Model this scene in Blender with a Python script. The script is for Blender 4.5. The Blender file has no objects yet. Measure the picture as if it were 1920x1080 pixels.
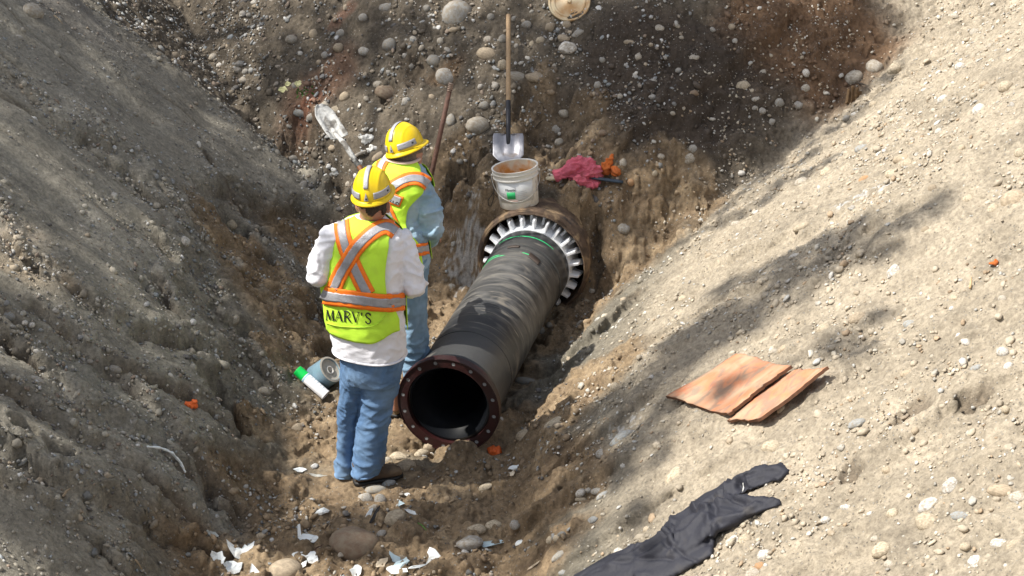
import bpy, bmesh, math, random
import numpy as np
from mathutils import Vector, Matrix, Euler
from mathutils.bvhtree import BVHTree

random.seed(7)
RNG = np.random.default_rng(11)
scn = bpy.context.scene
COL = scn.collection

# ------------------------------------------------------------------ camera, sky, sun, exposure
CAM_H = 4.73
PITCH = math.radians(25.0)
FPX = 3000.0
cam_d = bpy.data.cameras.new("camera"); cam = bpy.data.objects.new("camera", cam_d); COL.objects.link(cam)
cam.location = (0, 0, CAM_H); cam.rotation_euler = (math.pi/2-PITCH, 0, 0)
cam_d.sensor_width = 36.0; cam_d.lens = 36.0*FPX/1920.0; cam_d.clip_start = 0.1; cam_d.clip_end = 600
scn.camera = cam
EYE = Vector((0, 0, CAM_H))                            # the photographer's standpoint, used only to read positions off the photo
SUN = Vector((-0.58, -0.09, 0.81)).normalized()           # towards the sun
SUN_EL = math.asin(SUN.z); SUN_AZ = math.atan2(SUN.x, SUN.y)
world = bpy.data.worlds.new("World"); scn.world = world; world.use_nodes = True
wn = world.node_tree; wn.nodes.clear()
sky = wn.nodes.new("ShaderNodeTexSky"); sky.sky_type = 'NISHITA'; sky.sun_disc = False
sky.sun_elevation = SUN_EL; sky.sun_rotation = SUN_AZ; sky.dust_density = 2.0
bg = wn.nodes.new("ShaderNodeBackground"); bg.inputs[1].default_value = 0.13
wo = wn.nodes.new("ShaderNodeOutputWorld")
hs = wn.nodes.new("ShaderNodeHueSaturation"); hs.inputs["Saturation"].default_value = .5      # thin haze over the blue
wn.links.new(sky.outputs[0], hs.inputs["Color"]); wn.links.new(hs.outputs[0], bg.inputs[0]); wn.links.new(bg.outputs[0], wo.inputs[0])
sun_d = bpy.data.lights.new("sun", 'SUN'); sun_d.energy = 5.0; sun_d.angle = math.radians(0.5); sun_d.color = (1.0, 0.95, 0.87)
sun = bpy.data.objects.new("sun", sun_d); COL.objects.link(sun)
sun.rotation_euler = SUN.to_track_quat('Z', 'Y').to_euler(); sun.location = SUN*30
scn.view_settings.view_transform = 'Standard'; scn.view_settings.look = 'None'
scn.view_settings.gamma = 1.0; scn.view_settings.use_curve_mapping = False
scn.view_settings.exposure = 0.50
scn.cycles.max_bounces = 6

# ------------------------------------------------------------------ general helpers
def tag(o, label=None, cat=None, group=None, kind=None):
    if label: o['label'] = label
    if cat: o['category'] = cat
    if group: o['group'] = group
    if kind: o['kind'] = kind
    return o

def ray(px, py):
    vx = (px-960)/FPX; vz = (540-py)/FPX
    return Vector((vx, math.cos(PITCH)+math.sin(PITCH)*vz, -math.sin(PITCH)+math.cos(PITCH)*vz))

def W(px, py, Y):
    """point of the sight line through a photo pixel at forward distance Y"""
    d = ray(px, py); t = Y/d.y
    return Vector((d.x*t, Y, CAM_H+d.z*t))

def new_obj(name, me, m=None, parent=None):
    o = bpy.data.objects.new(name, me); COL.objects.link(o)
    if m is not None and len(me.materials) == 0: me.materials.append(m)
    if parent is not None: o.parent = parent
    return o

def empty(name, loc=(0, 0, 0), mat=None):
    o = bpy.data.objects.new(name, None); COL.objects.link(o)
    o.empty_display_size = 0.1
    if mat is not None: o.matrix_world = mat
    else: o.location = loc
    return o

def put(o, parent):
    """parent o (built in world space) without moving it"""
    bpy.context.view_layer.update()
    o.parent = parent; o.matrix_parent_inverse = parent.matrix_world.inverted()
    return o

def mesh_py(name, v, f, smooth=True):
    me = bpy.data.meshes.new(name)
    me.from_pydata([tuple(p) for p in v], [], [tuple(q) for q in f]); me.update()
    if smooth:
        me.polygons.foreach_set("use_smooth", [True]*len(me.polygons))
    return me

def mesh_np(name, V, F, smooth=True):
    """fast mesh from numpy verts (n,3) and faces (m,k)"""
    me = bpy.data.meshes.new(name); V = np.ascontiguousarray(V, dtype=np.float32); F = np.ascontiguousarray(F, dtype=np.int32)
    m, k = F.shape
    me.vertices.add(len(V)); me.vertices.foreach_set("co", V.ravel())
    me.loops.add(m*k); me.loops.foreach_set("vertex_index", F.ravel())
    me.polygons.add(m); me.polygons.foreach_set("loop_start", np.arange(0, m*k, k, dtype=np.int32))
    me.polygons.foreach_set("loop_total", np.full(m, k, dtype=np.int32))
    me.polygons.foreach_set("use_smooth", np.full(m, smooth, dtype=bool))
    me.update(calc_edges=True); me.validate()
    return me

# ------------------------------------------------------------------ numpy noise
_P = RNG.permutation(256).astype(np.int64); _P = np.concatenate([_P, _P, _P])
_G3 = RNG.normal(size=(256, 3)); _G3 /= np.linalg.norm(_G3, axis=1)[:, None]
_G2 = _G3[:, :2]/np.linalg.norm(_G3[:, :2], axis=1)[:, None]

def n2(x, y):
    xi = np.floor(x).astype(np.int64); yi = np.floor(y).astype(np.int64); fx = x-xi; fy = y-yi
    u = fx*fx*fx*(fx*(fx*6-15)+10); v = fy*fy*fy*(fy*(fy*6-15)+10); xi &= 255; yi &= 255
    def g(a, b, dx, dy):
        h = _P[_P[(xi+a) & 255]+((yi+b) & 255)]; return _G2[h, 0]*dx+_G2[h, 1]*dy
    a = g(0, 0, fx, fy); b = g(1, 0, fx-1, fy); c = g(0, 1, fx, fy-1); d = g(1, 1, fx-1, fy-1)
    return ((a+(b-a)*u)+((c+(d-c)*u)-(a+(b-a)*u))*v)*1.4

def n3(x, y, z):
    xi = np.floor(x).astype(np.int64); yi = np.floor(y).astype(np.int64); zi = np.floor(z).astype(np.int64)
    fx = x-xi; fy = y-yi; fz = z-zi
    u = fx*fx*(3-2*fx); v = fy*fy*(3-2*fy); w = fz*fz*(3-2*fz)
    def g(a, b, c):
        h = _P[_P[_P[(xi+a) & 255]+((yi+b) & 255)]+((zi+c) & 255)]
        return _G3[h, 0]*(fx-a)+_G3[h, 1]*(fy-b)+_G3[h, 2]*(fz-c)
    def lerp(p, q, t): return p+(q-p)*t
    return lerp(lerp(lerp(g(0,0,0), g(1,0,0), u), lerp(g(0,1,0), g(1,1,0), u), v),
                lerp(lerp(g(0,0,1), g(1,0,1), u), lerp(g(0,1,1), g(1,1,1), u), v), w)*1.5

def fbm2(x, y, o=4, lac=2.03, gain=.5):
    s = 0; a = 1.0
    for i in range(o):
        s = s+a*n2(x+17.3*i, y-9.1*i); x = x*lac; y = y*lac; a *= gain
    return s

def sstep(a, b, x):
    t = np.clip((x-a)/(b-a), 0, 1); return t*t*(3-2*t)

# ------------------------------------------------------------------ materials
def mat(name, base=(.5, .5, .5), rough=.7, metal=0.0, var=0.15, scale=20.0, bump=0.0, bscale=60.0, base2=None, spec=None,
        attr=None, objcol=False, detail=4, coords='Object', stretch=None, thr=None, coat=0.0):
    m = bpy.data.materials.new(name); m.use_nodes = True; nt = m.node_tree; N = nt.nodes; L = nt.links
    b = N["Principled BSDF"]; b.inputs["Roughness"].default_value = rough; b.inputs["Metallic"].default_value = metal
    if spec is not None: b.inputs["Specular IOR Level"].default_value = spec
    if coat: b.inputs["Coat Weight"].default_value = coat
    tc = N.new("ShaderNodeTexCoord"); vec = tc.outputs[coords]
    if stretch is not None:
        mp = N.new("ShaderNodeMapping"); mp.inputs["Scale"].default_value = stretch; L.new(vec, mp.inputs[0]); vec = mp.outputs[0]
    nz = N.new("ShaderNodeTexNoise"); nz.inputs["Scale"].default_value = scale; nz.inputs["Detail"].default_value = detail
    nz.inputs["Roughness"].default_value = .62; L.new(vec, nz.inputs["Vector"])
    ramp = N.new("ShaderNodeValToRGB")
    lo, hi = thr if thr else (.3, .7)
    ramp.color_ramp.elements[0].position = lo; ramp.color_ramp.elements[1].position = hi
    L.new(nz.outputs["Fac"], ramp.inputs[0])
    if base2 is None:
        c0 = tuple(c*(1-var) for c in base); c1 = tuple(min(1, c*(1+var)) for c in base)
    else: c0, c1 = base, base2
    if attr or objcol:
        ramp.color_ramp.elements[0].color = (1-var,)*3+(1,); ramp.color_ramp.elements[1].color = (1+var,)*3+(1,)
        mx = N.new("ShaderNodeMix"); mx.data_type = 'RGBA'; mx.blend_type = 'MULTIPLY'; mx.inputs[0].default_value = 1
        if attr: a = N.new("ShaderNodeAttribute"); a.attribute_name = attr; src = a.outputs["Color"]
        else: a = N.new("ShaderNodeObjectInfo"); src = a.outputs["Color"]
        L.new(src, mx.inputs[6]); L.new(ramp.outputs[0], mx.inputs[7]); L.new(mx.outputs[2], b.inputs["Base Color"])
    else:
        ramp.color_ramp.elements[0].color = c0+(1,); ramp.color_ramp.elements[1].color = c1+(1,)
        L.new(ramp.outputs[0], b.inputs["Base Color"])
    if bump:
        n2_ = N.new("ShaderNodeTexNoise"); n2_.inputs["Scale"].default_value = bscale; n2_.inputs["Detail"].default_value = 5; L.new(vec, n2_.inputs["Vector"])
        bp = N.new("ShaderNodeBump"); bp.inputs["Strength"].default_value = bump; bp.inputs["Distance"].default_value = .01
        L.new(n2_.outputs["Fac"], bp.inputs["Height"]); L.new(bp.outputs[0], b.inputs["Normal"])
    return m

def layer(m, color, scale, thr, stretch=None, rough=None, coords='Object', detail=5, distort=0.0, seed=0.0, amt=1.0, zband=None):
    """lays a second colour (dirt, rust, scuffs) over material m where a noise passes a threshold"""
    nt = m.node_tree; N = nt.nodes; L = nt.links; b = N["Principled BSDF"]
    src = b.inputs["Base Color"].links[0].from_socket
    tc = N.new("ShaderNodeTexCoord"); mp = N.new("ShaderNodeMapping"); L.new(tc.outputs[coords], mp.inputs[0])
    mp.inputs["Location"].default_value = (seed, seed*.7, 0)
    if stretch: mp.inputs["Scale"].default_value = stretch
    nz = N.new("ShaderNodeTexNoise"); nz.inputs["Scale"].default_value = scale; nz.inputs["Detail"].default_value = detail
    nz.inputs["Distortion"].default_value = distort; L.new(mp.outputs[0], nz.inputs["Vector"])
    rp = N.new("ShaderNodeMapRange"); rp.inputs[1].default_value = thr[0]; rp.inputs[2].default_value = thr[1]; rp.inputs[4].default_value = amt
    L.new(nz.outputs["Fac"], rp.inputs[0])
    fac = rp.outputs[0]
    if zband:                                              # the dirt keeps to a stretch of the object's own length
        sx = N.new("ShaderNodeSeparateXYZ"); L.new(tc.outputs[coords], sx.inputs[0])
        for lo, hi in ((zband[0], zband[1]), (zband[3], zband[2])):
            mr_ = N.new("ShaderNodeMapRange"); mr_.interpolation_type = 'SMOOTHSTEP'; mr_.inputs[1].default_value = lo; mr_.inputs[2].default_value = hi; L.new(sx.outputs[2], mr_.inputs[0])
            mm = N.new("ShaderNodeMath"); mm.operation = 'MULTIPLY'; L.new(fac, mm.inputs[0]); L.new(mr_.outputs[0], mm.inputs[1]); fac = mm.outputs[0]
    mx = N.new("ShaderNodeMix"); mx.data_type = 'RGBA'; L.new(fac, mx.inputs[0]); L.new(src, mx.inputs[6])
    mx.inputs[7].default_value = tuple(color)+(1,); L.new(mx.outputs[2], b.inputs["Base Color"])
    if rough is not None:
        r0 = b.inputs["Roughness"].default_value
        mr = N.new("ShaderNodeMapRange"); mr.inputs[3].default_value = r0; mr.inputs[4].default_value = rough
        L.new(rp.outputs[0], mr.inputs[0]); L.new(mr.outputs[0], b.inputs["Roughness"])
    return m

# ------------------------------------------------------------------ shape helpers
def tube_geo(pts, radii, seg=14, flat=None, up=(0, 0, 1), cap=True):
    """swept tube; radii numbers or (a, b) pairs; returns verts, faces"""
    pts = [Vector(p) for p in pts]; V = []; F = []
    prev_n = None
    for i, p in enumerate(pts):
        t = (pts[min(i+1, len(pts)-1)]-pts[max(i-1, 0)]).normalized()
        if prev_n is None:
            n = Vector(up)-t*Vector(up).dot(t)
            if n.length < 1e-3: n = Vector((1, 0, 0))-t*t.x
        else: n = prev_n-t*prev_n.dot(t)
        n.normalize(); prev_n = n; bn = t.cross(n)
        r = radii[i] if hasattr(radii, '__len__') else radii
        a, b = r if hasattr(r, '__len__') else (r, r)
        for k in range(seg):
            th = 2*math.pi*k/seg
            V.append(p+n*(a*math.cos(th))+bn*(b*math.sin(th)))
    for i in range(len(pts)-1):
        for k in range(seg):
            k2 = (k+1) % seg
            F.append((i*seg+k, i*seg+k2, (i+1)*seg+k2, (i+1)*seg+k))
    if cap:
        F.append(tuple(range(seg))[::-1]); F.append(tuple(range((len(pts)-1)*seg, len(pts)*seg)))
    return V, F

def join_geo(gs):
    V = []; F = []
    for v, f in gs:
        o = len(V); V += list(v); F += [tuple(i+o for i in q) for q in f]
    return V, F

def ell_geo(c, r, rot=None, seg=18, rings=12):
    V = []; F = []; c = Vector(c); R = rot if rot is not None else Matrix.Identity(3)
    V.append(c+R @ Vector((0, 0, r[2])))
    for i in range(1, rings):
        ph = math.pi*i/rings
        for k in range(seg):
            th = 2*math.pi*k/seg
            V.append(c+R @ Vector((r[0]*math.sin(ph)*math.cos(th), r[1]*math.sin(ph)*math.sin(th), r[2]*math.cos(ph))))
    V.append(c+R @ Vector((0, 0, -r[2])))
    for k in range(seg):
        F.append((0, 1+k, 1+(k+1) % seg))
    for i in range(rings-2):
        for k in range(seg):
            a = 1+i*seg+k; b = 1+i*seg+(k+1) % seg
            F.append((a, a+seg, b+seg, b))
    last = len(V)-1; o = 1+(rings-2)*seg
    for k in range(seg): F.append((last, o+(k+1) % seg, o+k))
    return V, F

def box_geo(c, s, R=None):
    c = Vector(c); R = R or Matrix.Identity(3); V = []
    for dx in (-1, 1):
        for dy in (-1, 1):
            for dz in (-1, 1): V.append(c+R @ Vector((dx*s[0]/2, dy*s[1]/2, dz*s[2]/2)))
    return V, [(0, 1, 3, 2), (4, 6, 7, 5), (0, 4, 5, 1), (2, 3, 7, 6), (0, 2, 6, 4), (1, 5, 7, 3)]

def loft_geo(rings, seg=40, power=2.3, cap=True):
    """rings: (centre, xaxis, yaxis, a, b)"""
    V = []; F = []
    for c, ux, uy, a, b in rings:
        for k in range(seg):
            th = 2*math.pi*k/seg; cs = math.cos(th); sn = math.sin(th); e = 2/power
            V.append(Vector(c)+ux*(a*math.copysign(abs(cs)**e, cs))+uy*(b*math.copysign(abs(sn)**e, sn)))
    n = len(rings)
    for i in range(n-1):
        for k in range(seg):
            k2 = (k+1) % seg
            F.append((i*seg+k, i*seg+k2, (i+1)*seg+k2, (i+1)*seg+k))
    if cap:
        F.append(tuple(range(seg))[::-1]); F.append(tuple(range((n-1)*seg, n*seg)))
    return V, F

def voxel_union(geos, voxel=.008, smooth=4, name='tmp'):
    V, F = join_geo(geos); me = mesh_py(name+'_src', V, F)
    bm = bmesh.new(); bm.from_mesh(me)
    bmesh.ops.recalc_face_normals(bm, faces=bm.faces); bm.to_mesh(me); bm.free()
    o = bpy.data.objects.new('tmp_remesh', me); COL.objects.link(o)
    r = o.modifiers.new('r', 'REMESH'); r.mode = 'VOXEL'; r.voxel_size = voxel; r.use_smooth_shade = True
    if smooth:
        s = o.modifiers.new('s', 'SMOOTH'); s.iterations = smooth; s.factor = .5
    dg = bpy.context.evaluated_depsgraph_get(); dg.update()
    out = bpy.data.meshes.new_from_object(o.evaluated_get(dg)); out.name = name
    bpy.data.objects.remove(o); bpy.data.meshes.remove(me)
    return out

def get_co(me):
    a = np.empty(len(me.vertices)*3, np.float32); me.vertices.foreach_get("co", a); return a.reshape(-1, 3).astype(np.float64)

def get_no(me):
    a = np.empty(len(me.vertices)*3, np.float32); me.vertices.foreach_get("normal", a); return a.reshape(-1, 3).astype(np.float64)

def set_co(me, co):
    me.vertices.foreach_set("co", np.ascontiguousarray(co, np.float32).ravel()); me.update()

def folds(me, amp=.008, freq=(9, 9, 16), seed=0.0, sharp=1.0, fine=.0015, mask=None):
    """cloth creases: ridged anisotropic noise along the normals"""
    co = get_co(me); no = get_no(me)
    w = n3(co[:, 0]*3.2+seed, co[:, 1]*3.2, co[:, 2]*3.2)*1.9
    q = co*np.array(freq)
    r = 1-np.abs(n3(q[:, 0]+seed*1.7+w, q[:, 1]-w, q[:, 2]+w*2.0))*2.6; r = np.where(r > 0, r**1.5, r*.45)
    r2 = 1-np.abs(n3(q[:, 0]*1.9-seed+w*2, q[:, 1]*1.9+5, q[:, 2]*1.6-w*2))*2.0
    d = amp*(r*.8+r2*.25-.25)+fine*n3(co[:, 0]*70, co[:, 1]*70, co[:, 2]*70)
    if mask is not None: d = d*mask(co)
    set_co(me, co+no*d[:, None])
    me.polygons.foreach_set("use_smooth", [True]*len(me.polygons)); me.update()
    return me

def thick(me, t):
    """give a sheet thickness with a solidify modifier, applied"""
    o = bpy.data.objects.new('tmp_s', me); COL.objects.link(o)
    s = o.modifiers.new('s', 'SOLIDIFY'); s.thickness = t; s.offset = 0
    dg = bpy.context.evaluated_depsgraph_get(); dg.update()
    out = bpy.data.meshes.new_from_object(o.evaluated_get(dg)); out.name = me.name
    bpy.data.objects.remove(o); return out

def bevel_mesh(me, w, seg=2):
    bm = bmesh.new(); bm.from_mesh(me)
    bmesh.ops.bevel(bm, geom=[e for e in bm.edges if e.is_manifold and e.calc_face_angle(0) > .5], offset=w, segments=seg, affect='EDGES', profile=.5)
    bm.to_mesh(me); bm.free(); me.update(); return me
# ------------------------------------------------------------------ the ground: one sheet, the trench cut into it
FL_Y = [3.0, 5.5, 6.7, 7.9, 8.9, 9.9, 10.6, 13.0]
FL_L = [-1.75, -1.65, -1.5, -1.28, -1.2, -1.15, -1.1, -1.1]
FL_R = [.15, .05, .0, -.03, .25, .6, .85, .9]
AX0 = W(843, 761, 7.97); print('AX0z', AX0.z); AX0.z = 0.29                  # pipe axis, flange end
AX1 = Vector((.14, 9.93, .29))                          # casing mouth
PIPE_D = (AX1-AX0).normalized()
CAS_R = .373

def smax(a, b, k):
    h = np.clip(.5+.5*(a-b)/k, 0, 1); return b+(a-b)*h+k*h*(1-h)

def base_h(x, y):
    xl = np.interp(y, FL_Y, FL_L); xr = np.interp(y, FL_Y, FL_R)
    zl = .83*(xl-x); zr = .72*(x-xr)
    zr = zr+.10*sstep(0, .18, zr)                        # small bank at the foot of the right slope
    yb = 9.99-.257*np.clip(x-.14, -.7, .8)+.75*np.clip(-.75-x, 0, 3)+.1*np.clip(x-1.0, 0, 3)
    d = y-yb
    off = sstep(.42, .75, np.abs(x-.14))                 # the face is steep only round the casing
    zb = .655*sstep(-.03-.25*off, .20+.45*off, d+.1*off*n2(x*3, y*1.5))+.20*np.clip(d, 0, .35)+.86*np.clip(d-.35, 0, 20)
    zb = np.where(d < -.3, -1.0, zb)
    z = smax(zl, zr, .10); z = smax(z, zb, .10); z = smax(z, 0.0*x, .07)
    z = smax(z, .8*(4.1-y), .3)
    z = 3.1-smax(3.1-z, 0.0*x, .3)
    return z

class Grid:
    pass
G = Grid()
def axis_coords(lo, hi, step, outer):
    mid = np.arange(lo, hi+1e-6, step); g = step*np.cumsum(1.22**np.arange(1, 40)); g = g[g < outer]
    return np.concatenate([lo-g[::-1], mid, hi+g])
gx = axis_coords(-4.3, 4.0, .0095, 70); gy = axis_coords(4.7, 12.9, .0095, 70)
G.nx, G.ny = len(gx), len(gy)
X, Y = np.meshgrid(gx, gy)

def hit_fn(px, py, hf, t0=4.0, t1=17.0):
    d = ray(px, py); ts = np.linspace(t0, t1, 2600)
    x = d.x*ts; y = d.y*ts; z = CAM_H+d.z*ts
    k = np.argmax(z < hf(x, y)); return Vector((x[k], y[k], z[k]))

def poly_sd(x, y, P):
    """signed distance to polygon, inside positive"""
    d = np.full(x.shape, 1e9); ins = np.zeros(x.shape, bool); n = len(P)
    for i in range(n):
        ax, ay = P[i]; bx, by = P[(i+1) % n]; ex, ey = bx-ax, by-ay
        t = np.clip(((x-ax)*ex+(y-ay)*ey)/(ex*ex+ey*ey+1e-12), 0, 1)
        d = np.minimum(d, (x-ax-ex*t)**2+(y-ay-ey*t)**2)
        c = ((ay > y) != (by > y)) & (x < (bx-ax)*(y-ay)/(by-ay+1e-12)+ax); ins ^= c
    return np.where(ins, 1, -1)*np.sqrt(d)

def unproj(L): return [tuple(hit_fn(a, b, base_h)[:2]) for a, b in L]

def line_d(x, y, P):
    d = np.full(x.shape, 1e9); s = np.zeros(x.shape)
    for i in range(len(P)-1):
        ax, ay = P[i]; bx, by = P[i+1]; ex, ey = bx-ax, by-ay; L = math.hypot(ex, ey)+1e-9
        t = np.clip(((x-ax)*ex+(y-ay)*ey)/(L*L), 0, 1); dd = np.hypot(x-ax-ex*t, y-ay-ey*t)
        cr = (ex*(y-ay)-ey*(x-ax))/L; m = dd < d; d = np.where(m, dd, d); s = np.where(m, cr, s)
    return d, s

Z = base_h(X, Y)
core = sstep(-5.2, -4.2, X)*sstep(5.0, 3.9, X)*sstep(3.5, 4.6, Y)*sstep(14.5, 12.8, Y)
wx = fbm2(X*1.3, Y*1.3, 3)*.16; wy = fbm2(X*1.3+40, Y*1.3+9, 3)*.16
wfx = fbm2(X*7, Y*7, 3)*.035; wfy = fbm2(X*7+31, Y*7+77, 3)*.035
# zones -----------------------------------------------------------------
CRUST = unproj([(-300, -160), (120, -60), (250, 85), (380, 180), (480, 262), (590, 345), (625, 420), (560, 410), (455, 385), (392, 372),
                (380, 470), (352, 590), (420, 650), (440, 720), (385, 715), (430, 800), (505, 862), (380, 868), (372, 950), (262, 985), (262, 1120), (240, 1500), (-600, 1500)])
sd = poly_sd(X+wx*.5+wfx*1.6, Y+wy*.5+wfy*1.6, CRUST)
crust = sstep(-.05, .06, sd)
leftm = sstep(.15, -.15, X-np.interp(Y, FL_Y, FL_L)-.05)*sstep(.1, .5, Y*0+10.9-Y-.55*np.clip(X+1.3, -2, 0)*-1+.0)
inner = sstep(0.0, .5, sd)
Z = Z+core*crust*(.12+.04*fbm2(X*2, Y*2, 2))
# scrape furrows running down the left face (across = y)
c = Y+.12*X+.10*n2(X*.9, Y*1.1)
saw = (c*2.1+.35*n2(X*.5+3, c*.8)) % 1.0
prof = np.where(saw < .72, saw/.72, (1-saw)/.28)
low = sstep(9.4, 8.2, Y)
left_face = sstep(.0, .5, np.interp(Y, FL_Y, FL_L)-X)*sstep(11.9, 10.6, Y)
Z += core*left_face*crust*((.035+.02*low)*(prof-.5)*(0.3+.9*np.clip(n2(X*.8+9, c*1.7)+.3, 0, 1)))
Z += core*left_face*crust*(.015*n2(X*.9, c*6)+.005*n2(X*2, c*20))
# rough layered breaks
brk = n2(X*1.6+wfx*3, c*2.6+5)
Z += core*left_face*(.012+.04*(1-crust))*sstep(.02, .22, brk+wfx)
# lower left: broken crust ledges
edge = np.zeros_like(X); crack = np.zeros_like(X)
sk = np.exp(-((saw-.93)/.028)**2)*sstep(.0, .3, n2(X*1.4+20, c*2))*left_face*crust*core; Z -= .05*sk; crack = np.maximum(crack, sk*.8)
LED = [([(180, 300), (290, 395), (370, 475), (420, 560)], .025), ([(0, 160), (120, 260), (260, 360), (300, 420)], .02), ([(110, 640), (230, 730), (330, 830), (360, 860)], .06), ([(-20, 740), (90, 800), (200, 870)], .06), ([(60, 960), (150, 1010), (240, 1075)], .07), ([(300, 480), (420, 600), (500, 700)], .05), ([(480, 430), (560, 520), (610, 600)], -.05),
       ([(0, 425), (60, 520), (135, 575), (215, 640), (370, 665)], .07), ([(-40, 600), (90, 660), (200, 700), (330, 760), (400, 800)], .05),
       ([(-60, 830), (60, 905), (150, 960), (260, 990)], .10), ([(0, 640), (160, 800), (300, 850), (372, 905)], .06),
       ([(100, 250), (260, 330), (390, 470), (520, 560)], .025), ([(100, 0), (250, 90), (380, 190), (480, 270), (600, 350)], -.07),
       ([(330, 590), (350, 620), (460, 700)], .06)]
for L, h in LED:
    d, s = line_d(X+wfx*.9+wx*.3, Y+wfy*.9+wy*.3, unproj(L))
    Z += core*h*np.exp(-(d/.33)**2)*(sstep(-.022, .022, s)-.5)*1.25
    edge = np.maximum(edge, np.exp(-((d-.03)/.06)**2))
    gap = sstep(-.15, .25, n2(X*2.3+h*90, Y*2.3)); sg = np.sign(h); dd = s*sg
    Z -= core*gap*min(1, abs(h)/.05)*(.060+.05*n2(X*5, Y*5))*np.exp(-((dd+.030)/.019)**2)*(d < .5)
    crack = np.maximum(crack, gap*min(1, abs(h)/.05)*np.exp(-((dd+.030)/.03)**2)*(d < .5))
# right face
r_face = sstep(.25, .9, X-np.interp(Y, FL_Y, FL_R))
cr = Y+.20*X+.1*n2(X*.8, Y)
Z += core*r_face*(.032*n2(X*.7+5, cr*2.2)+.016*n2(X*1.6, cr*7)+.007*n2(X*4, cr*19))
Z += core*r_face*.018*sstep(.1, .3, n2(X*2.4+wfx*8, cr*4.2))
# wet brown banks: lumpy
brown_pts = [(1020, 600, .5), (1160, 470, .45), (1270, 420, .35), (1000, 800, .5), (900, 900, .5), (700, 950, .6), (520, 950, .45), (480, 1060, .5), (850, 1040, .5),
             (620, 820, .4), (560, 600, .45), (480, 520, .35), (600, 480, .35), (430, 440, .2), (880, 330, .25), (870, 450, .4), (1080, 250, .35), (1180, 390, .3), (1010, 200, .25),
             (680, 720, .4), (560, 700, .25), (450, 800, .2), (800, 780, .5), (1090, 720, .35), (1000, 950, .35), (1050, 870, .3), (780, 600, .5), (900, 700, .5), (640, 1080, .5), (1130, 330, .3),
             (980, 1090, .3), (440, 920, .25)]
brown = np.zeros_like(X)
for a, b, r in brown_pts:
    p = hit_fn(a, b, base_h); q = ((X+wx-p.x)**2+(Y+wy-p.y)**2)/(r*r); brown = np.maximum(brown, np.exp(-q*1.1))
brown = sstep(.25, .62, brown+wfx*1.5)*(1-crust*.92)
lump = fbm2(X*6, Y*6, 4)
Z += core*brown*(.045*lump+.02*np.clip(fbm2(X*15+4, Y*15, 3), -.1, 1))
fl = sstep(.0, -.25, Z-.18)
Z += core*fl*(.02*n2(X*1.5+wx*4, (Y+.25*X)*9)+.008*n2(X*4, Y*26))          # tracked, combed floor
# back face
bk = sstep(.3, .8, Z)*sstep(9.9, 10.4, Y)*(1-crust)
Z += core*bk*(.05*fbm2(X*2.3, Y*3.0, 4)+.02*fbm2(X*9, Y*9, 3))
fcm = sstep(.12, .35, Z)*sstep(9.5, 9.9, Y)*sstep(10.6, 10.2, Y)*sstep(-1.3, -.9, X)*sstep(1.5, 1.1, X)
Z += core*fcm*(.08*fbm2(X*4+7, Y*4, 4)+.04*np.abs(n2(X*9, Y*3)))
# general roughness and clods
Z += core*(.011*fbm2(X*11, Y*11, 4)*(1-.8*crust*left_face)+.006*np.clip(n2(X*34, Y*34), 0, 1)*(1-.6*inner*left_face)+.0025*n2(X*75, Y*75))
clod = n2(X*22+wfx*30, Y*22)
Z += core*(r_face*.6+brown+bk*.8)*.013*sstep(.32, .6, clod)
# hollows and cracks
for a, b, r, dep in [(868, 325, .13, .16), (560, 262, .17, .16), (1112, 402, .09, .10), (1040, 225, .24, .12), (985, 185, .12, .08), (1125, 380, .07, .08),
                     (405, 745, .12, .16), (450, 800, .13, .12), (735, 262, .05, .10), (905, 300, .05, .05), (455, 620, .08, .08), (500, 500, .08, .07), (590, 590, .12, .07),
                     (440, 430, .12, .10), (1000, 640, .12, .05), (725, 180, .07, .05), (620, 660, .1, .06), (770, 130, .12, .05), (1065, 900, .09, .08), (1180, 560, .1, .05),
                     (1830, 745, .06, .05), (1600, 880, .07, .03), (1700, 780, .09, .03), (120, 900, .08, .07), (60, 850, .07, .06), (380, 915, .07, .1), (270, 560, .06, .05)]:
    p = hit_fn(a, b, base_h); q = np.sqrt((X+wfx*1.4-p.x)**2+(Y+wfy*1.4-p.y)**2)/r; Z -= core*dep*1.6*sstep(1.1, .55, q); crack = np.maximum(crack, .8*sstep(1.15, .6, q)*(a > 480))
CRK = [([(1325, 172), (1360, 145), (1400, 110), (1445, 85), (1475, 40)], .05), ([(1160, 292), (1185, 268), (1240, 235)], .05), ([(1560, 480), (1640, 420), (1700, 395)], .03),
       ([(1350, 500), (1430, 470), (1500, 440)], .03), ([(1060, 860), (1110, 820), (1200, 760)], .04), ([(1010, 700), (1100, 640), (1190, 560)], .05), ([(960, 1000), (1060, 940), (1150, 880)], .04),
       ([(1240, 620), (1330, 570), (1420, 540)], .03), ([(900, 790), (1010, 740), (1060, 690)], .05), ([(1790, 770), (1830, 745)], .03), ([(1060, 1060), (1160, 990), (1300, 900)], .03)]
for L, h in CRK:
    d, s = line_d(X+wfx*1.2, Y+wfy*1.2, unproj(L)); Z += core*h*np.exp(-(d/.16)**2)*(sstep(-.015, .015, s)-.5)*1.7
Z += (1-core)*.05*fbm2(X*.6, Y*.6, 3)
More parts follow.
